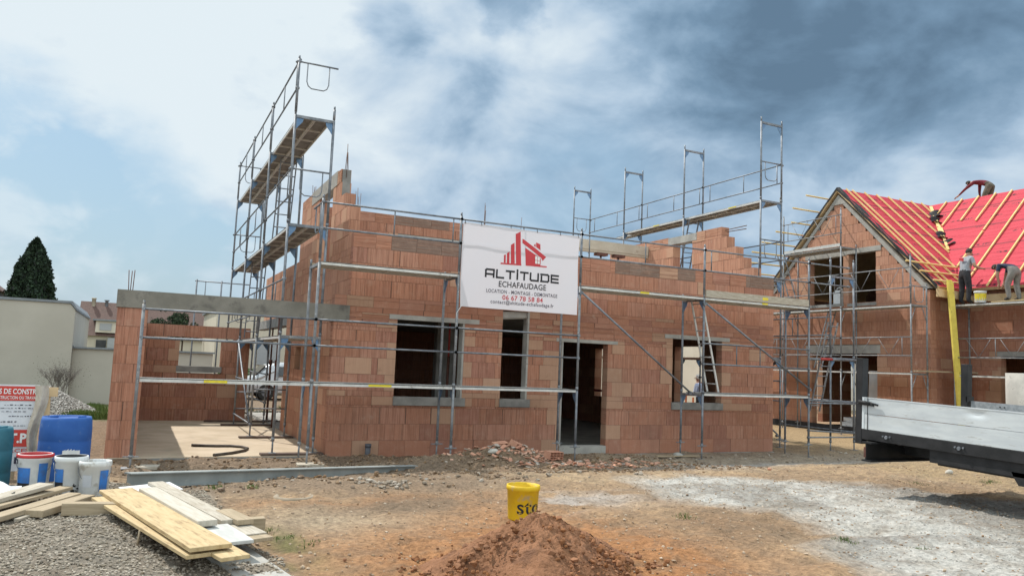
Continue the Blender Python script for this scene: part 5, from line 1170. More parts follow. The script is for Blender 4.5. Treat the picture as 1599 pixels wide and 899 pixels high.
# left heap of boards
LB = [((-4.55, -6.75, .43), (-3.86, -5.86, .52), .16, .035, 'pale board at the back of the left board heap, raised highest'),
      ((-4.5, -6.95, .42), (-3.70, -5.72, .47), .13, .03, 'long thin board second from the back in the left heap'),
      ((-4.25, -7.1, .41), (-3.62, -5.92, .43), .12, .04, 'brown board in the middle of the left board heap'),
      ((-3.92, -6.62, .40), (-3.58, -5.92, .40), .20, .055, 'short thick plank in front of the left board heap'),
      ((-4.02, -6.75, .395), (-3.72, -6.02, .395), .045, .03, 'narrow pale lath on the gravel before the left heap'),
      ((-3.93, -6.78, .395), (-3.70, -6.22, .395), .045, .022, 'shorter pale lath on the gravel, nearest the camera at left')]
for p0, p1, wd, th, lb in LB: plank('plank', p0, p1, wd, th, wood_old if 'pale' not in lb else wood_grey, lb, -1, group='boards heaped at the left front')
fo = MB()
def foil(u, v): x = -4.55 + .55 * u; y = -5.95 + .5 * v - .3 * u; return (x, y, .50 + .06 * math.sin(u * 7) * math.cos(v * 5) + .05 * (1 - u)), (u, v)
fo.grid(foil, 12, 12); tag(fo.build('plastic_sheet', white_foil, None, None, (-4.3, -5.8, .5)), 'crumpled white plastic sheet on the boards at the left edge', 'sheet')
# drums
def drum(name, loc, r, h, mat, label, lid=None):
    t = thing(name, label, 'drum', loc); mb = MB()
    pr = [(0, 0), (r * .93, 0), (r * .98, .03), (r, .09), (r * 1.0, h * .30), (r * .985, h * .315), (r * 1.0, h * .33), (r * 1.0, h * .64), (r * .985, h * .655), (r, h * .67), (r * .995, h - .12), (r * .97, h - .035), (r * .93, h), (r * .90, h), (r * .89, h - .02), (0, h - .015)]
    mb.lathe(loc, pr, 48); mb.build('body', mat, t)
    for a in (.4, 2.6):
        b = MB(); b.lathe((loc[0] + r * .6 * math.cos(a), loc[1] + r * .6 * math.sin(a), loc[2] + h - .015), [(.04, 0), (.04, .02), (0, .02)], 12); b.build('bung', mat, t)
    return t
bd = drum('blue_drum', (-3.77, -4.55, .33), .245, .71, blue_pl, 'bright blue plastic drum behind the three white buckets')
lb = MB()
for i in range(6):
    a0 = R(-92 + i * 6); a1 = R(-92 + (i + 1) * 6)
    lb.face([(-3.76 + .262 * math.cos(a), -4.55 + .262 * math.sin(a), .33 + z) for a, z in ((a0, .30), (a1, .29), (a1, .39 + .01 * math.sin(i)), (a0, .38))])
lb.build('worn_label', white_pl, bd)
drum('teal_drum', (-4.40, -5.15, .36), .235, .62, teal_pl, 'dark teal plastic drum cut by the left edge of the view')
# buckets
bucket('bucket', (-3.95, -5.38, .395), .122, .143, .36, white_pl, 'white bucket with a bright red rim, left of the three', rim=red_pl, inner=red_pl, lab=[(205, 262, .10, .24, label_blue), (205, 262, .06, .10, ink), (290, 325, .08, .28, label_blue)], group='buckets before the blue drum')
bucket('bucket', (-3.64, -5.52, .395), .118, .14, .35, M('tar_stained_plastic', (.60, .62, .62), (.72, .73, .73), 4, .5, c3=(.02, .02, .022), s3=5.2, a3=(.60, .64)), 'white bucket smeared with black tar around its open rim, middle of three', inner=black_pl, lab=[(205, 248, .12, .24, label_blue), (205, 248, .07, .12, ink)], group='buckets before the blue drum')
bt = bucket('bucket', (-3.43, -5.66, .395), .118, .135, .32, M('mortar_stained_plastic', (.58, .59, .58), (.66, .67, .66), 6, .6, c3=(.42, .40, .36), s3=7, a3=(.5, .62)), 'dusty white bucket with blue side label nearest the plank stack', lab=[(292, 330, .05, .24, label_blue), (225, 262, .09, .2, paper_m)], group='buckets before the blue drum')
yb2 = bucket('yellow_bucket', (.31, -7.22, .30), .135, .158, .325, yellow_pl, 'dented yellow mortar bucket standing behind the sand heap', inner=yellow_pl, handle=False, lab=None)
# lettering on the yellow bucket: s t o
def onbucket(x, z):
    """x: arc length to the right, z height"""
    r = .135 + .023 * z / .325 + .004; a = R(-138) + x / r; return (.31 + r * math.cos(a), -7.22 + r * math.sin(a), .30 + z)
def arcstroke(mb, pts, th):
    P_ = [Vector((p[0], p[1], 0)) for p in pts]
    for a, b in zip(P_, P_[1:]):
        d = (b - a).normalized(); nn = Vector((-d.y, d.x, 0)) * th / 2; a2 = a - d * th * .3; b2 = b + d * th * .3
        mb.face([onbucket(*(q[:2])) for q in (a2 + nn, a2 - nn, b2 - nn, b2 + nn)])
yb2['_o'] = (.31, -7.22, .30); textmesh('lettering', 'sto', ink, yb2, onbucket, .0, .255, .07, .135, 1.0, .008)
# site permit board with sack
sg = thing('site_sign', 'red and white building permit board standing behind the drums at the left', 'sign', (-4.6, -4.1, .3))
mb = MB(); mb.obox((-5.35, -4.12, .42), (1.29, .02, 0), (0, .012, 0), (-.03, 0, .92)); mb.build('board', sign_white, sg)
def sgf(x, z): return (x, -4.128 + .0155 * (x + 5.35), z)
def sgrect(name, x0, x1, z0, z1, mat, tilt=0):
    mb = MB(); mb.face([sgf(x0, z0), sgf(x1, z0), sgf(x1, z1), sgf(x0, z1)]); return mb.build(name, mat, sg)
sgrect('header_band', -5.34, -4.10, 1.17, 1.325, red_sign); sgrect('logo_band', -4.7, -4.09, .68, .86, red_sign)
st2 = lambda x, z: (x, -4.133 + .0155 * (x + 5.35), z)
textmesh('header_text', 'PERMIS DE CONSTRUIRE', white_ink, sg, st2, -4.60, -4.005, 1.243, .055, 1.0, .02); textmesh('header_subtext', 'CONSTRUCTION OU TRAVAUX', white_ink, sg, st2, -4.53, -4.07, 1.187, .033, 1.0, .01)
textmesh('logo_text', 'T.P', white_ink, sg, st2, -4.33, -4.165, .725, .095, 1.0, .04); textmesh('trade_text', 'COMMERCES', red_sign, sg, st2, -4.62, -4.13, .62, .04, 1.0, .012)
mb = MB(); random.seed(4)
for (xa, xb, zz) in ((-4.4, -4.15, 1.12), (-4.42, -4.2, 1.05), (-4.35, -4.15, 1.0), (-4.48, -4.28, .94), (-4.3, -4.18, .90), (-4.45, -4.1, 1.085), (-5.2, -4.6, 1.1), (-5.2, -4.7, 1.0), (-5.1, -4.7, .9)):
    x = xa
    while x < xb:
        L = random.uniform(.01, .03); h_ = random.uniform(.004, .012); mb.face([sgf(x, zz), sgf(x + L, zz), sgf(x + L, zz + h_), sgf(x, zz + h_)]); x += L + random.uniform(.006, .02)
for v_ in range(len(mb.v)): mb.v[v_] = (mb.v[v_][0], mb.v[v_][1] - .003, mb.v[v_][2])
mb.build('handwriting', ink_soft, sg)
sgrect('small_print', -4.26, -4.13, .50, .57, ink_soft)
for x in (-5.2, -4.3): mb = MB(); mb.box(x, x + .05, -4.1, -4.05, .28, 1.2); mb.build('post', wood_old, sg)
mb = MB()
def sk(u, v):
    z = 1.34 - .95 * v; x = -4.13 + .13 * u * (1 - .35 * v) + .02 * math.sin(v * 9) - .03 * v; y = -4.16 - .05 * math.sin(u * 3.14) + .03 * math.sin(u * 8 + v * 4) ; return (x, y, z), (u, v)
mb.grid(sk, 12, 20); tag(mb.build('hanging_sack', sack_m, None, None, (-4.05, -4.1, .4)), 'torn woven sack draped over the right edge of the permit board', 'sack')
mb = MB(); mb.obox((-4.0, -4.12, .3), (.05, 0, 0), (0, .03, 0), (-.03, 0, 1.0)); mb.obox((-4.02, -4.13, 1.22), (.11, 0, .0), (0, .03, 0), (0, 0, .10)); tag(mb.build('wooden_stake', timber, None, None, (-3.98, -4.1, .3)), 'brown wooden stake beside the sack behind the blue drum', 'stake')

# ---------------------------------------------------------------- on and before the slab
def ibeam(name, p0, p1, h, w_, mat, label, t=.012):
    p0 = Vector(p0); p1 = Vector(p1); d = p1 - p0; s = Vector((-d.y, d.x, 0)).normalized(); mb = MB()
    mb.obox(p0 - s * w_ / 2, d, s * w_, (0, 0, t)); mb.obox(p0 - s * w_ / 2 + Vector((0, 0, h - t)), d, s * w_, (0, 0, t)); mb.obox(p0 - s * t / 2 + Vector((0, 0, t)), d, s * t, (0, 0, h - 2 * t))
    return tag(mb.build(name, mat, None, None, tuple(p0)), label, 'beam')
ibeam('steel_beam', (-3.15, -5.05, .36), (.76, -2.7, .06), .15, .12, steel_beam, 'long grey galvanised steel beam lying on the soil before the terrace slab')
mb = MB(); mb.path([(-2.12, 1.5, .075), (-1.7, 1.38, .07), (-1.45, 1.38, .068), (-1.27, 1.22, .068), (-1.2, .95, .068), (-1.3, .62, .068), (-1.55, .28, .068), (-1.86, -.0 + .03, .068)], .026, 8)
tag(mb.build('curved_pipe', hose_m, None, None, (-1.5, .9, .07)), 'dark bent pipe lying in a hook on the terrace slab', 'pipe')
plank('lath', (-2.1, 1.5, .05), (-1.3, 1.38, .05), .05, .03, wood_old, 'thin wooden lath lying beside the bent pipe on the slab')
mb = MB(); mb.tube((.73, -.14, -.1), (.735, -.14, .25), .05, n=16); mb.tube((.735, -.14, .19), (.735, -.14, .255), .057, n=16); tag(mb.build('drain_pipe', pvc, None, None, (.73, -.14, 0)), 'short dark grey drain pipe standing at the foot of the front wall', 'pipe')
mb = MB(); mb.lathe((-1.55, -5.55, GZf(-1.55, -5.55) - .035), [(.15, .0), (.155, .035), (.19, .045), (.215, .03), (.22, .0)], 24); tag(mb.build('manhole_ring', M('earthy_concrete', (.26, .21, .15), (.34, .28, .21), 6, .95, c3=(.2, .14, .09), s3=9), None, None, (-1.55, -5.55, .3)), 'round concrete ring half buried in the earth right of the plank stack', 'ring')

# brick rubble
rows_ = []
nr = 430; xs = rng.normal(3.3, .75, nr); ys = rng.normal(-2.15, .5, nr); k = (ys < -1.0) | (rng.random(nr) < .3); xs, ys = xs[k], ys[k]
xs = np.concatenate([xs, rng.uniform(3.6, 5.6, 120)]); ys = np.concatenate([ys, rng.normal(-2.5, .3, 120)]); zs_ = gfull(xs, ys)
mb = MB(); random.seed(3)
def shard(mb, x, y, z, L, W_, H_):
    a = random.uniform(0, 3.14); tl = random.uniform(-.5, .5); t2 = random.uniform(-.35, .35)
    m3 = Matrix.Rotation(a, 3, 'Z') @ Matrix.Rotation(tl, 3, 'X') @ Matrix.Rotation(t2, 3, 'Y')
    o = Vector((x, y, z)); sk_ = random.uniform(-.3, .3)
    P_ = [m3 @ Vector(q) for q in ((0, 0, 0), (L, sk_ * W_, 0), (L * random.uniform(.7, 1), W_, 0), (L * random.uniform(0, .3), W_ * random.uniform(.7, 1), 0))]
    mb.prism([o + q for q in P_], m3 @ Vector((0, 0, H_)), random.choice((0, 0, 0, 1, 2)))
for x, y, z in zip(xs, ys, zs_): shard(mb, float(x), float(y), float(z) + random.uniform(-.01, .03), random.uniform(.03, .16), random.uniform(.02, .08), random.uniform(.006, .018))
rubm = [M('rubble_red', (.46, .22, .145), (.54, .29, .19), 7, .9), M('rubble_pink', (.55, .33, .24), (.62, .40, .29), 7, .9), M('rubble_pale', (.46, .40, .34), (.38, .33, .28), 7, .9)]
setting(mb.build('brick_rubble', rubm, None), 'stuff', 'pink red heap of smashed clay blocks before the front wall', 'rubble')
def hollow(name, loc, rot, L, W_, H_, label, cells=(5, 2)):
    m3 = Matrix.Rotation(rot[2], 3, 'Z') @ Matrix.Rotation(rot[0], 3, 'X') @ Matrix.Rotation(rot[1], 3, 'Y'); o = Vector(loc); mb = MB(); t = .007
    def bb(a, b, c, d, e, f): mb.obox(o + m3 @ Vector((a, c, e)), m3 @ Vector((b - a, 0, 0)), m3 @ Vector((0, d - c, 0)), m3 @ Vector((0, 0, f - e)))
    for k in range(cells[0] + 1): x = (L - t) * k / cells[0]; bb(x, x + t, 0, W_, 0, H_)
    for k in range(cells[1] + 1): z = (H_ - t) * k / cells[1]; bb(t, L - t, .001, W_ - .001, z, z + t)
    return tag(mb.build(name, rubm[0], None, None, loc), label, 'brick')
hollow('broken_block', (2.9, -1.75, .33), (.3, .35, .2), .34, .2, .10, 'broken hollow block showing its cells on top of the rubble heap', (6, 2)); hollow('broken_block', (3.3, -2.3, .20), (.1, .05, .3), .32, .16, .13, 'orange broken block in front of the rubble heap', (4, 3)); hollow('broken_block', (2.5, -1.8, .36), (.2, -.1, .1), .26, .14, .05, 'flat broken block piece left on top of the rubble heap', (3, 1))
def rock(name, x, y, z, s, label, mat=stone_m, fl=.55):
    V = ICO * (1 + rng.uniform(-.2, .2, (12, 1))) * np.array((s, s * .75, s * fl)); o = npmesh(name, V, ICF, mat, None, False); o.location = (x, y, z + s * fl * .5); sm_ = o.modifiers.new('round', 'SUBSURF'); sm_.levels = 1; sm_.render_levels = 2; return tag(o, label, 'stone')
rock('stone', 2.3, -2.15, .30, .12, 'flat pale stone on the left flank of the rubble heap'); rock('stone', .25, -4.65, .27, .06, 'dark round stone in the earth below the end of the steel beam', concrete_dark)
rock('stone', 7.2, -.75, .0, .15, 'grey stone at the wall foot below the right window', concrete); rock('stone', -.72, -8.55, .3, .03, 'small dark stone on the orange earth left of the sand heap', concrete_dark)
rock('stone', 6.0, -4.6, .29, .05, 'reddish stone lying on the earth above the pale track', MATS['rubble_red']); rock('stone', 8.9, -5.6, .3, .10, 'pale stone lying in the grass under the truck', stone_m)
plank('board_offcut', (6.65, -.8, .02), (7.6, -.95, .03), .14, .02, wood_old, 'thin dark board at the wall foot under the right window')

# sand heap
def sand(u, v):
    a = v * 2 * math.pi; r_ = u ** .9; wob = 1 + .16 * math.sin(3 * a + 1) + .10 * math.sin(5 * a); x = -.42 + .78 * wob * r_ * math.cos(a); y = -8.95 + .72 * wob * r_ * math.sin(a)
    base = (1 - r_) ** 1.05; z = .28 + .45 * (base if r_ > .08 else (1 - .08) ** 1.05 - .0 + (.08 - r_) * .3)
    gul = float(fbm(np.array([a * 2.2 + 40]), np.array([r_ * 1.2]), .35, 3, 4)[0]) - .5; lump = float(fbm(np.array([x]), np.array([y]), .16, 6, 6, .72)[0]) - .5
    return (x + gul * .05 * r_, y + gul * .05 * r_, z + gul * .05 * math.sin(math.pi * min(1, r_)) + lump * .13 * (1 - .3 * r_)), (u, v)
mb = MB(); mb.grid(sand, 90, 240)
sandm = M('reddish_sand', (.24, .112, .055), (.31, .148, .075), 7, .95, bump=.03, bscale=38, c3=(.17, .08, .042), s3=5, a3=(.5, .68))
sh_ = thing('sand_heap', 'reddish brown sand heap in the foreground centre before the yellow bucket', 'sand heap', (-.42, -8.95, .3)); mb.build('heap', sandm, sh_)
n = 2600; a = rng.uniform(0, 6.283, n); rr = np.clip(np.abs(rng.normal(.80, .27, n)), .05, 1.9); xs = -.42 + .80 * rr * np.cos(a); ys = -8.95 + .74 * rr * np.sin(a); zs_ = np.where(rr < 1, .28 + .45 * np.clip(1 - rr, 0, 1) ** 1.05, gfull(xs, ys))
o = scatter('sand_clods', xs, ys, zs_, rng.uniform(.004, .034, n) * rng.uniform(.15, 1, n) ** 1.6, cols(n, (.17, .078, .038), (.29, .138, .07), .02), None, None, kind=None, flat=.8); o.parent = sh_; o.matrix_parent_inverse = Matrix.Translation((.42, 8.95, -.3)); o['kind'] = 'stuff'

# ---------------------------------------------------------------- truck
tr = thing('flatbed_truck', 'flatbed truck with dented aluminium drop sides entering from the right', 'truck', (6.6, -9, .3))
TT = Matrix.Translation((5.5, -6.78, 1.53)) @ Matrix.Rotation(R(1.6), 4, 'X')       # local x across, y forward = -world y
def tl(x, y, z): return TT @ Vector((x, -y, z))
def tb(name, mat, x0, x1, y0, y1, z0, z1, parent=tr, label=None, bev=0):
    mb = MB(); o = tl(x0, y0, z0); mb.obox(o, tl(x1, y0, z0) - o, tl(x0, y1, z0) - o, tl(x0, y0, z1) - o); ob = mb.build(name, mat, parent, label)
    if bev: b = ob.modifiers.new('b', 'BEVEL'); b.width = bev; b.segments = 2
    return ob
LB_ = 4.6
# near drop side: two planks with a groove, dented
mb = MB()
def side(u, v, zz0, zz1):
    y = .03 + (LB_ - .06) * u; z = zz0 + (zz1 - zz0) * v
    x = 0
    for (cy, cz, rr_, dp) in ((1.55, -.055, .10, .018), (2.2, -.30, .05, -.008), (.95, -.26, .04, .006), (3.3, -.2, .1, .01), (.55, -.3, .15, .004)):
        x += dp * math.exp(-((y - cy) ** 2 / rr_ ** 2 + (z - cz) ** 2 / (rr_ * .35) ** 2))
    return tl(x, y, z), (u * LB_, z)
for z0_, z1_ in ((-.40, -.205), (-.198, -.0)):
    mb.grid(lambda u, v: side(u, v, z0_, z1_), 160, 10)
for z0_, z1_ in ((-.40, -.205), (-.198, -.0)):
    o = tl(.012, .03, z0_); mb.obox(o, tl(.012, LB_ - .03, z0_) - o, tl(.028, .03, z0_) - o, tl(.012, .03, z1_) - o)
ds = mb.build('drop_side', alu_panel, tr, 'near drop side with dents and a groove along its middle')
tb('top_rail', alu_panel, -.004, .03, .03, LB_ - .03, .0005, .012, ds)
tb('end_cap', M('white_alloy_cap', (.62, .66, .68), None, rough=.4), -.006, .034, .0, .03, -.40, .012, ds); tb('seam', black_pl, -.008, -.001, .082, .088, -.40, .01, ds)
# latch
mb = MB(); mb.tube(tl(-.03, -.03, -.05), tl(-.03, .14, -.06), .022, n=10); mb.tube(tl(-.035, .10, -.045), tl(-.03, .26, -.075), .013, n=8); mb.tube(tl(-.03, -.05, -.075), tl(-.03, .20, -.085), .011, n=8); mb.build('latch', black_steel, tr)
fs = tb('drop_side', chequer, 2.17, 2.2, 0.03, LB_, -.40, -.0, tr, 'far drop side showing its inner face'); tb('floor', chequer, .03, 2.17, .0, LB_, -.46, -.40); tb('tailgate', alu_panel, .05, 2.15, -.01, .02, -.44, -.40)
for k in range(14): 
    for zz in (-.06, -.14): pass
for x_, lab_ in ((-.01, 'near rear corner post'), (2.13, 'far rear corner post')): tb('corner_post', black_steel, x_ - .0, x_ + .11, -.10, .0, -.60 if x_ < 1 else -.2, .52, tr, lab_, bev=.006)
hb = MB(); hb.obox(tl(2.13, -.02, -.02), tl(2.25, -.02, -.02) - tl(2.13, -.02, -.02), tl(2.13, .02, -.02) - tl(2.13, -.02, -.02), tl(2.13, -.02, .06) - tl(2.13, -.02, -.02)); hb.build('hinge', black_steel, tr)
for y_ in (.55, .62, 2.1): pass
for k in range(4):
    for zz in (-.05, -.12):
        b = MB(); c = tl(2.168, -.0 + .45 + .06 * k + (.22 if k > 1 else 0), zz); b.tube(c, c - Vector((.008, 0, 0)), .010, n=7); b.build('bolt', black_steel, tr)
tb('side_rail', black_steel, -.005, .06, -.0, LB_, -.535, -.405, bev=.004); tb('rear_rail', black_steel, .06, 2.14, -.02, .05, -.56, -.462)
for y_ in (.38, 1.35, 2.25, 3.3):
    b = MB(); c = tl(-.006, y_, -.47); b.tube(c, c - Vector((.022, 0, 0)), .022, n=9); b.tube(c + Vector((0, -.05, .01)), c + Vector((-.015, -.05, .01)), .012, n=7); b.tube(c + Vector((0, .05, .01)), c + Vector((-.015, .05, .01)), .012, n=7); b.build('rope_hook', galv, tr)
tb('chassis_rail', black_steel, .62, .72, .15, 6.3, -.72, -.54); tb('chassis_rail', black_steel, 1.48, 1.58, .15, 6.3, -.72, -.54)
for y_ in (.5, 1.2, 1.9, 2.6, 3.4, 4.2): tb('cross_member', black_steel, .04, 2.15, y_, y_ + .06, -.55, -.465)
tb('side_skirt', black_steel, .03, .06, .95, 4.4, -.69, -.536); tb('chassis_box', black_steel, .1, .6, 1.0, 2.0, -.72, -.56, bev=.01)
u_ = tb('underrun_bar', black_steel, -.10, 2.3, .14, .16, -.78, -.57); tb('flange', black_steel, -.12, 2.3, .10, .24, -.572, -.552, u_); tb('flange', black_steel, -.12, 2.3, .10, .24, -.80, -.78, u_); tb('reflector', rust, -.105, -.099, .12, .15, -.75, -.62, u_)
tb('marker_lamp', orange_m, .86, 1.12, .06, .075, -.62, -.575); tb('tail_lamp', red_pl, 1.5, 1.7, .10, .135, -.70, -.62)
mf = MB(); mf.prism([tl(.03, 1.92, -.64), tl(.03, 2.12, -.64), tl(.03, 2.10, -.72), tl(.03, 2.06, -.78), tl(.03, 2.00, -.78), tl(.03, 1.96, -.72)], (.04, 0, 0)); mf.build('support_leg', black_steel, tr)
for (x_, y_) in ((.12, 3.5), (1.72, 3.5), (.12, 6.0), (1.72, 6.0)):
    c = tl(x_, y_, 0); c = Vector((c.x, c.y, .30 + .41)); wh = MB(); pr_ = [(.0, .02), (.24, .02), (.26, .0), (.38, .0), (.41, .04), (.41, .24), (.38, .28), (.0, .28)]
    rings = []
    for r__, xx in pr_:
        i = len(wh.v); rings.append(i)
        for j in range(32): an = 2 * math.pi * j / 32; wh.v.append((c.x + xx, c.y + r__ * math.cos(an), c.z + r__ * math.sin(an)))
    for a_, b_ in zip(rings, rings[1:]):
        for j in range(32): wh.idx((a_ + j, a_ + (j + 1) % 32, b_ + (j + 1) % 32, b_ + j), 0, True)
    w_ = wh.build('wheel', rubber, tr); hm = MB(); hm.tube(c + Vector((-.002, 0, 0)), c + Vector((.02, 0, 0)), .22, n=20); hm.tube(c + Vector((-.04, 0, 0)), c, .09, n=14); hm.build('rim', galv, w_)
# cab out of view
mb = MB(); q = [tl(.05, 4.8, -.75), tl(.05, 6.9, -.75), tl(.05, 6.95, -.1), tl(.05, 6.6, .85), tl(.05, 4.8, .85)]; mb.prism(q, (2.1, 0, 0)); cb = mb.build('cab', M('white_cab_paint', (.65, .66, .67), None, rough=.3), tr); tb('side_window', window_dark, .03, .045, 5.4, 6.4, .1, .7, cb)
# concrete ring behind the truck
cc = MB(); cc.lathe((15.35, -3.25, 0), [(.50, 0), (.62, 0), (.62, 2.06), (.50, 2.06), (.50, 0)], 40); tag(cc.build('concrete_pipe', concrete, None, None, (15.35, -3.25, 0)), 'upright pale concrete pipe behind the truck bed at the right edge', 'pipe')

# ---------------------------------------------------------------- people
def person(name, label, J, E, RAD, mats, matof, loc, hair=None, headc=None, hands=(), fdir=None, hairmat=None, cap=1.0):
    """J joints, E edges (bones), RAD radii; one skinned body, materials picked per bone"""
    names = list(J); idx = {n_: i for i, n_ in enumerate(names)}; edges = [(idx[a], idx[b]) for a, b in E]; V = [Vector(J[n_]) for n_ in names]; rad = [RAD[n_] for n_ in names]; tagm = {}
    # fingers as short chains rooted in the palm
    for (hn, wn, spread) in hands:
        h = V[idx[hn]]; d = (h - V[idx[wn]]).normalized(); sd = d.cross(Vector(spread)).normalized(); dn = Vector(spread).normalized()
        for k, (o_, L) in enumerate(((-.030, .070), (-.010, .082), (.010, .078), (.030, .062))):
            a = h + d * .035 + sd * o_; b = a + d * L * .5 + dn * .006; c = b + d * L * .4 + dn * .022
            i = len(V); V += [a, b, c]; rad += [.011, .010, .009]; edges += [(idx[hn], i), (i, i + 1), (i + 1, i + 2)]; names += [hn] * 3
        a = h - d * .01 - sd * .045; b = a + d * .03 - sd * .025 + dn * .01; i = len(V); V += [a, b]; rad += [.013, .010]; edges += [(idx[hn], i), (i, i + 1)]; names += [hn] * 2
    me = bpy.data.meshes.new('tmp'); me.from_pydata([tuple(v) for v in V], edges, []); o = bpy.data.objects.new('tmp', me); COL.objects.link(o)
    sk_ = o.modifiers.new('s', 'SKIN'); sk_.use_smooth_shade = True; sv = me.skin_vertices[0].data
    for i, r__ in enumerate(rad):
        rr_ = r__ if isinstance(r__, tuple) else (r__, r__); sv[i].radius = rr_; sv[i].use_root = (i == idx['pelvis'])
    ss_ = o.modifiers.new('d', 'SUBSURF'); ss_.levels = 2; ss_.render_levels = 2
    dg = bpy.context.evaluated_depsgraph_get(); dg.update(); m2 = bpy.data.meshes.new_from_object(o.evaluated_get(dg)); bpy.data.objects.remove(o)
    t = thing(name, label, 'person', loc)
    m2.materials.clear()
    for m_ in mats: m2.materials.append(m_)
    segs = [(V[a], V[b], names[a], names[b]) for a, b in edges]
    for p in m2.polygons:
        c = p.center; best = None
        for a, b, na, nb_ in segs:
            ab = b - a; tt_ = max(0, min(1, (c - a).dot(ab) / max(ab.length_squared, 1e-9))); d_ = (c - a - ab * tt_).length
            if best is None or d_ < best[0]: best = (d_, na, nb_, tt_)
        p.material_index = matof(best[1], best[2], best[3]); p.use_smooth = True
    off = Vector(loc)
    for v in m2.vertices: v.co -= off
    m2.name = 'body'; bo = bpy.data.objects.new('body', m2); COL.objects.link(bo); bo.parent = t
    # head details: hair cap, nose, ears
    hc = Vector(headc[0]); fw = Vector(headc[1]).normalized(); upv = Vector(headc[2]).normalized(); rt = fw.cross(upv).normalized(); upv = rt.cross(fw)
    hm = MB()
    def cp(u, v):
        th_ = u * math.pi * .62; ph = v * 2 * math.pi; dd = upv * math.cos(th_) * 1.10 + (fw * math.cos(ph) + rt * math.sin(ph)) * math.sin(th_)
        if (dd.dot(fw) > .45 and dd.dot(upv) < .55): rad_ = .070
        else: rad_ = .102
        return hc + Vector((dd.x, dd.y, dd.z)) * rad_ - fw * .008 + upv * .012, (u, v)
    hm.grid(cp, 10, 18); hm.build('hair', hairmat or hair_dark, t)
    nm = MB(); nm.tube(hc + fw * .09 + upv * .01, hc + fw * .122 - upv * .022, .008, .014, 8); nm.build('nose', skin, t)
    for sg_ in (-1, 1): nm = MB(); nm.tube(hc + rt * sg_ * .084 - upv * .01, hc + rt * sg_ * .10 + upv * .012 - fw * .01, .02, .014, 8); nm.build('ear', skin, t)
    nm = MB(); nm.path([hc + fw * .094 - upv * .055 - rt * .022, hc + fw * .101 - upv * .056, hc + fw * .094 - upv * .055 + rt * .022], .006, 6); nm.build('mouth', maroon, t)
    for sg_ in (-1, 1): em = MB(); c = hc + fw * .092 + rt * sg_ * .032 + upv * .012; em.tube(c, c + fw * .006, .010, .007, 8); em.build('eye', ink, t)
    return t
def mof(top, legs, sleeve='short', boots=3):
    """0 skin, 1 top, 2 trousers, 3 boots"""
    def f(a, b, t_):
        s_ = a if t_ < .5 else b; pair = {a, b}
        if s_.startswith('toe') or (s_.startswith('ank') and t_ > .5 and b.startswith('toe')) or any(k.startswith('toe') for k in pair): return 3
        if any(k.startswith(('knee', 'ank', 'hip')) for k in pair): return 2
        if pair & {'head', 'crown'}: return 0
        if 'neck' in pair and 'chest' in pair: return 1 if t_ < .6 else 0
        if any(k.startswith('hand') for k in pair): return 0
        if any(k.startswith('wri') for k in pair): return 1 if sleeve == 'long' else 0
        if any(k.startswith('elb') for k in pair): return 1 if (sleeve == 'long' or t_ < .62) else 0
        if s_ == 'pelvis': return 2
        return 1
    return f
E0 = [('pelvis', 'belly'), ('belly', 'chest'), ('chest', 'neck'), ('neck', 'head'), ('head', 'crown'), ('chest', 'shoL'), ('chest', 'shoR'), ('shoL', 'elbL'), ('elbL', 'wriL'), ('wriL', 'handL'), ('shoR', 'elbR'), ('elbR', 'wriR'), ('wriR', 'handR'),
      ('pelvis', 'hipL'), ('pelvis', 'hipR'), ('hipL', 'kneeL'), ('kneeL', 'ankL'), ('ankL', 'toeL'), ('hipR', 'kneeR'), ('kneeR', 'ankR'), ('ankR', 'toeR')]
RD = dict(pelvis=(.15, .12), belly=(.14, .115), chest=(.155, .125), neck=.058, head=(.078, .092), crown=(.066, .075), shoL=.068, shoR=.068, elbL=.047, elbR=.047, wriL=.032, wriR=.032, handL=(.036, .022), handR=(.036, .022), hipL=.112, hipR=.112, kneeL=.082, kneeR=.082, ankL=.062, ankR=.062, toeL=.042, toeR=.042)
def pose(base, f, J):
    """J in local coords: x right, y forward, z up; f = heading vector"""
    f = Vector(f).normalized(); r = f.cross(Vector((0, 0, 1))).normalized(); b = Vector(base); return {k: b + r * v[0] + f * v[1] + Vector((0, 0, v[2])) for k, v in J.items()}
def H(base, f, v): return pose(base, f, {'a': v})['a']
# roofer in grey tee standing on the deck
b1 = (18.82, .78, 4.12); f1 = (1, -.25, 0)
J = pose(b1, f1, dict(pelvis=(0, 0, .90), belly=(0, .03, 1.06), chest=(0, .08, 1.28), neck=(0, .13, 1.43), head=(.0, .18, 1.53), crown=(0, .20, 1.61), shoL=(-.19, .10, 1.36), elbL=(-.27, .12, 1.09), wriL=(-.20, .33, 1.02), handL=(-.17, .41, 1.03),
                      shoR=(.19, .10, 1.36), elbR=(.29, .10, 1.10), wriR=(.26, .33, 1.06), handR=(.24, .41, 1.06), hipL=(-.10, 0, .86), kneeL=(-.13, .03, .47), ankL=(-.14, -.02, .09), toeL=(-.15, .12, .045), hipR=(.10, 0, .86), kneeR=(.12, .05, .47), ankR=(.13, 0, .09), toeR=(.15, .14, .045)))
p1 = person('person', 'roofer seen from behind in grey tee and black trousers on the upper deck', J, E0, RD, [skin, tee_grey, trousers_black, boot_m], mof(1, 2), b1, headc=(H(b1, f1, (0, .185, 1.56)), Vector(f1) + Vector((0, 0, -.3)), (0, 0, 1)), hands=(('handL', 'wriL', (0, 0, -1)), ('handR', 'wriR', (0, 0, -1))))
pm = MB(); q = [H(b1, f1, v) for v in ((-.11, -.085, 1.37), (.05, -.085, 1.37), (.03, -.08, 1.27), (-.09, -.085, 1.30))]; pm.prism(q, Vector(f1).normalized() * .03); pm.build('back_print', red_ink, p1)
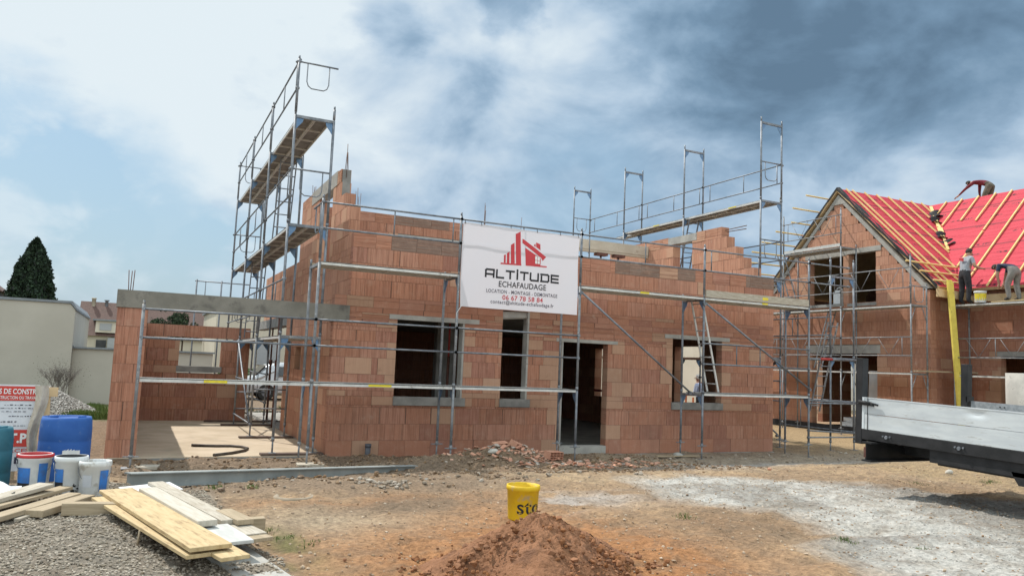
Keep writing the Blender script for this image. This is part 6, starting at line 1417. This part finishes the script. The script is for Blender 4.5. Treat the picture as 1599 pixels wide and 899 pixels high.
# bending roofer at the right edge
b2 = (18.82, -.62, 4.12); f2 = (.1, 1, 0)
J = pose(b2, f2, dict(pelvis=(0, -.12, .88), belly=(0, .02, .98), chest=(0, .22, 1.06), neck=(0, .37, 1.05), head=(0, .46, 1.00), crown=(0, .53, .96), shoL=(-.18, .25, 1.03), elbL=(-.2, .30, .76), wriL=(-.14, .30, .54), handL=(-.12, .31, .46),
                      shoR=(.18, .25, 1.03), elbR=(.2, .34, .77), wriR=(.14, .36, .56), handR=(.12, .37, .48), hipL=(-.1, -.10, .84), kneeL=(-.13, .06, .46), ankL=(-.13, .0, .09), toeL=(-.14, .15, .045), hipR=(.1, -.10, .84), kneeR=(.13, -.02, .46), ankR=(.13, -.1, .09), toeR=(.14, .05, .045)))
person('person', 'roofer in navy shirt and grey trousers bending down on the deck at the right edge', J, E0, RD, [skin, navy, greige, boot_m], mof(1, 2), b2, headc=(H(b2, f2, (0, .49, .99)), Vector(f2) * .5 + Vector((0, 0, -.85)), Vector(f2)), hands=(('handL', 'wriL', (0, 1, 0)), ('handR', 'wriR', (0, 1, 0))))
# roofer bending on the ridge
b3 = (23.15, 2.72, 7.72); f3 = (-.12, 1, 0)
J = pose(b3, f3, dict(pelvis=(0, -.02, .98), belly=(0, .16, 1.10), chest=(0, .40, 1.17), neck=(0, .58, 1.16), head=(0, .68, 1.12), crown=(0, .75, 1.10), shoL=(-.18, .44, 1.12), elbL=(-.22, .72, .92), wriL=(-.22, .93, .74), handL=(-.22, 1.01, .69),
                      shoR=(.18, .42, 1.12), elbR=(.2, .45, .84), wriR=(.17, .42, .64), handR=(.16, .44, .57), hipL=(-.1, -.02, .94), kneeL=(-.14, .15, .55), ankL=(-.16, -.0, .18), toeL=(-.17, .14, .14), hipR=(.1, -.02, .94), kneeR=(.14, .08, .55), ankR=(.16, -.08, .18), toeR=(.17, .06, .14)))
person('person', 'roofer in maroon long sleeves bent forward on the roof ridge', J, E0, RD, [skin, maroon, khaki, boot_m], mof(1, 2, 'long'), b3, headc=(H(b3, f3, (0, .71, 1.13)), Vector(f3) * .8 + Vector((0, 0, -.5)), Vector(f3) * .5 + Vector((0, 0, .8))), hands=(('handL', 'wriL', (0, .3, -1)), ('handR', 'wriR', (0, .3, -1))))
# man beyond the east window
b4 = (13.2, 5.85, .02); f4 = (-.3, 1, 0)
J = pose(b4, f4, dict(pelvis=(0, 0, .93), belly=(0, .02, 1.08), chest=(0, .04, 1.30), neck=(0, .08, 1.46), head=(0, .11, 1.56), crown=(0, .12, 1.64), shoL=(-.2, .03, 1.38), elbL=(-.28, .06, 1.1), wriL=(-.22, .28, 1.05), handL=(-.18, .36, 1.06), shoR=(.2, .03, 1.38), elbR=(.28, .04, 1.1), wriR=(.24, .26, 1.04), handR=(.2, .34, 1.05),
                      hipL=(-.1, 0, .88), kneeL=(-.12, .02, .48), ankL=(-.12, -.03, .09), toeL=(-.13, .11, .045), hipR=(.1, 0, .88), kneeR=(.12, .02, .48), ankR=(.12, -.03, .09), toeR=(.13, .11, .045)))
person('person', 'white haired man in a pale blue shirt seen through the right window hole', J, E0, RD, [skin, shirt_blue, trousers_black, boot_m], mof(1, 2, 'long'), b4, headc=(H(b4, f4, (0, .12, 1.59)), f4, (0, 0, 1)), hairmat=hair_white, hands=(('handL', 'wriL', (0, 0, -1)), ('handR', 'wriR', (0, 0, -1))))
# gear beyond the east wall
ob = thing('orange_fence', 'orange construction netting behind the house seen through the right window hole', 'barrier', (14.2, 6.5, 0))
mb = MB()
for i in range(9): mb.box(12.6 + i * .3, 12.65 + i * .3, 6.98, 7.02, .05, 1.05 - .1 * (i % 3))
for z_ in (.35, .7, 1.0): mb.box(12.5, 15.3, 6.96, 6.98, z_, z_ + .06)
mb.build('slats', M('orange_net', (.62, .20, .08), (.52, .15, .05), 6, .7), ob)

# clean the helper property
for o in bpy.data.objects:
    if '_o' in o: del o['_o']
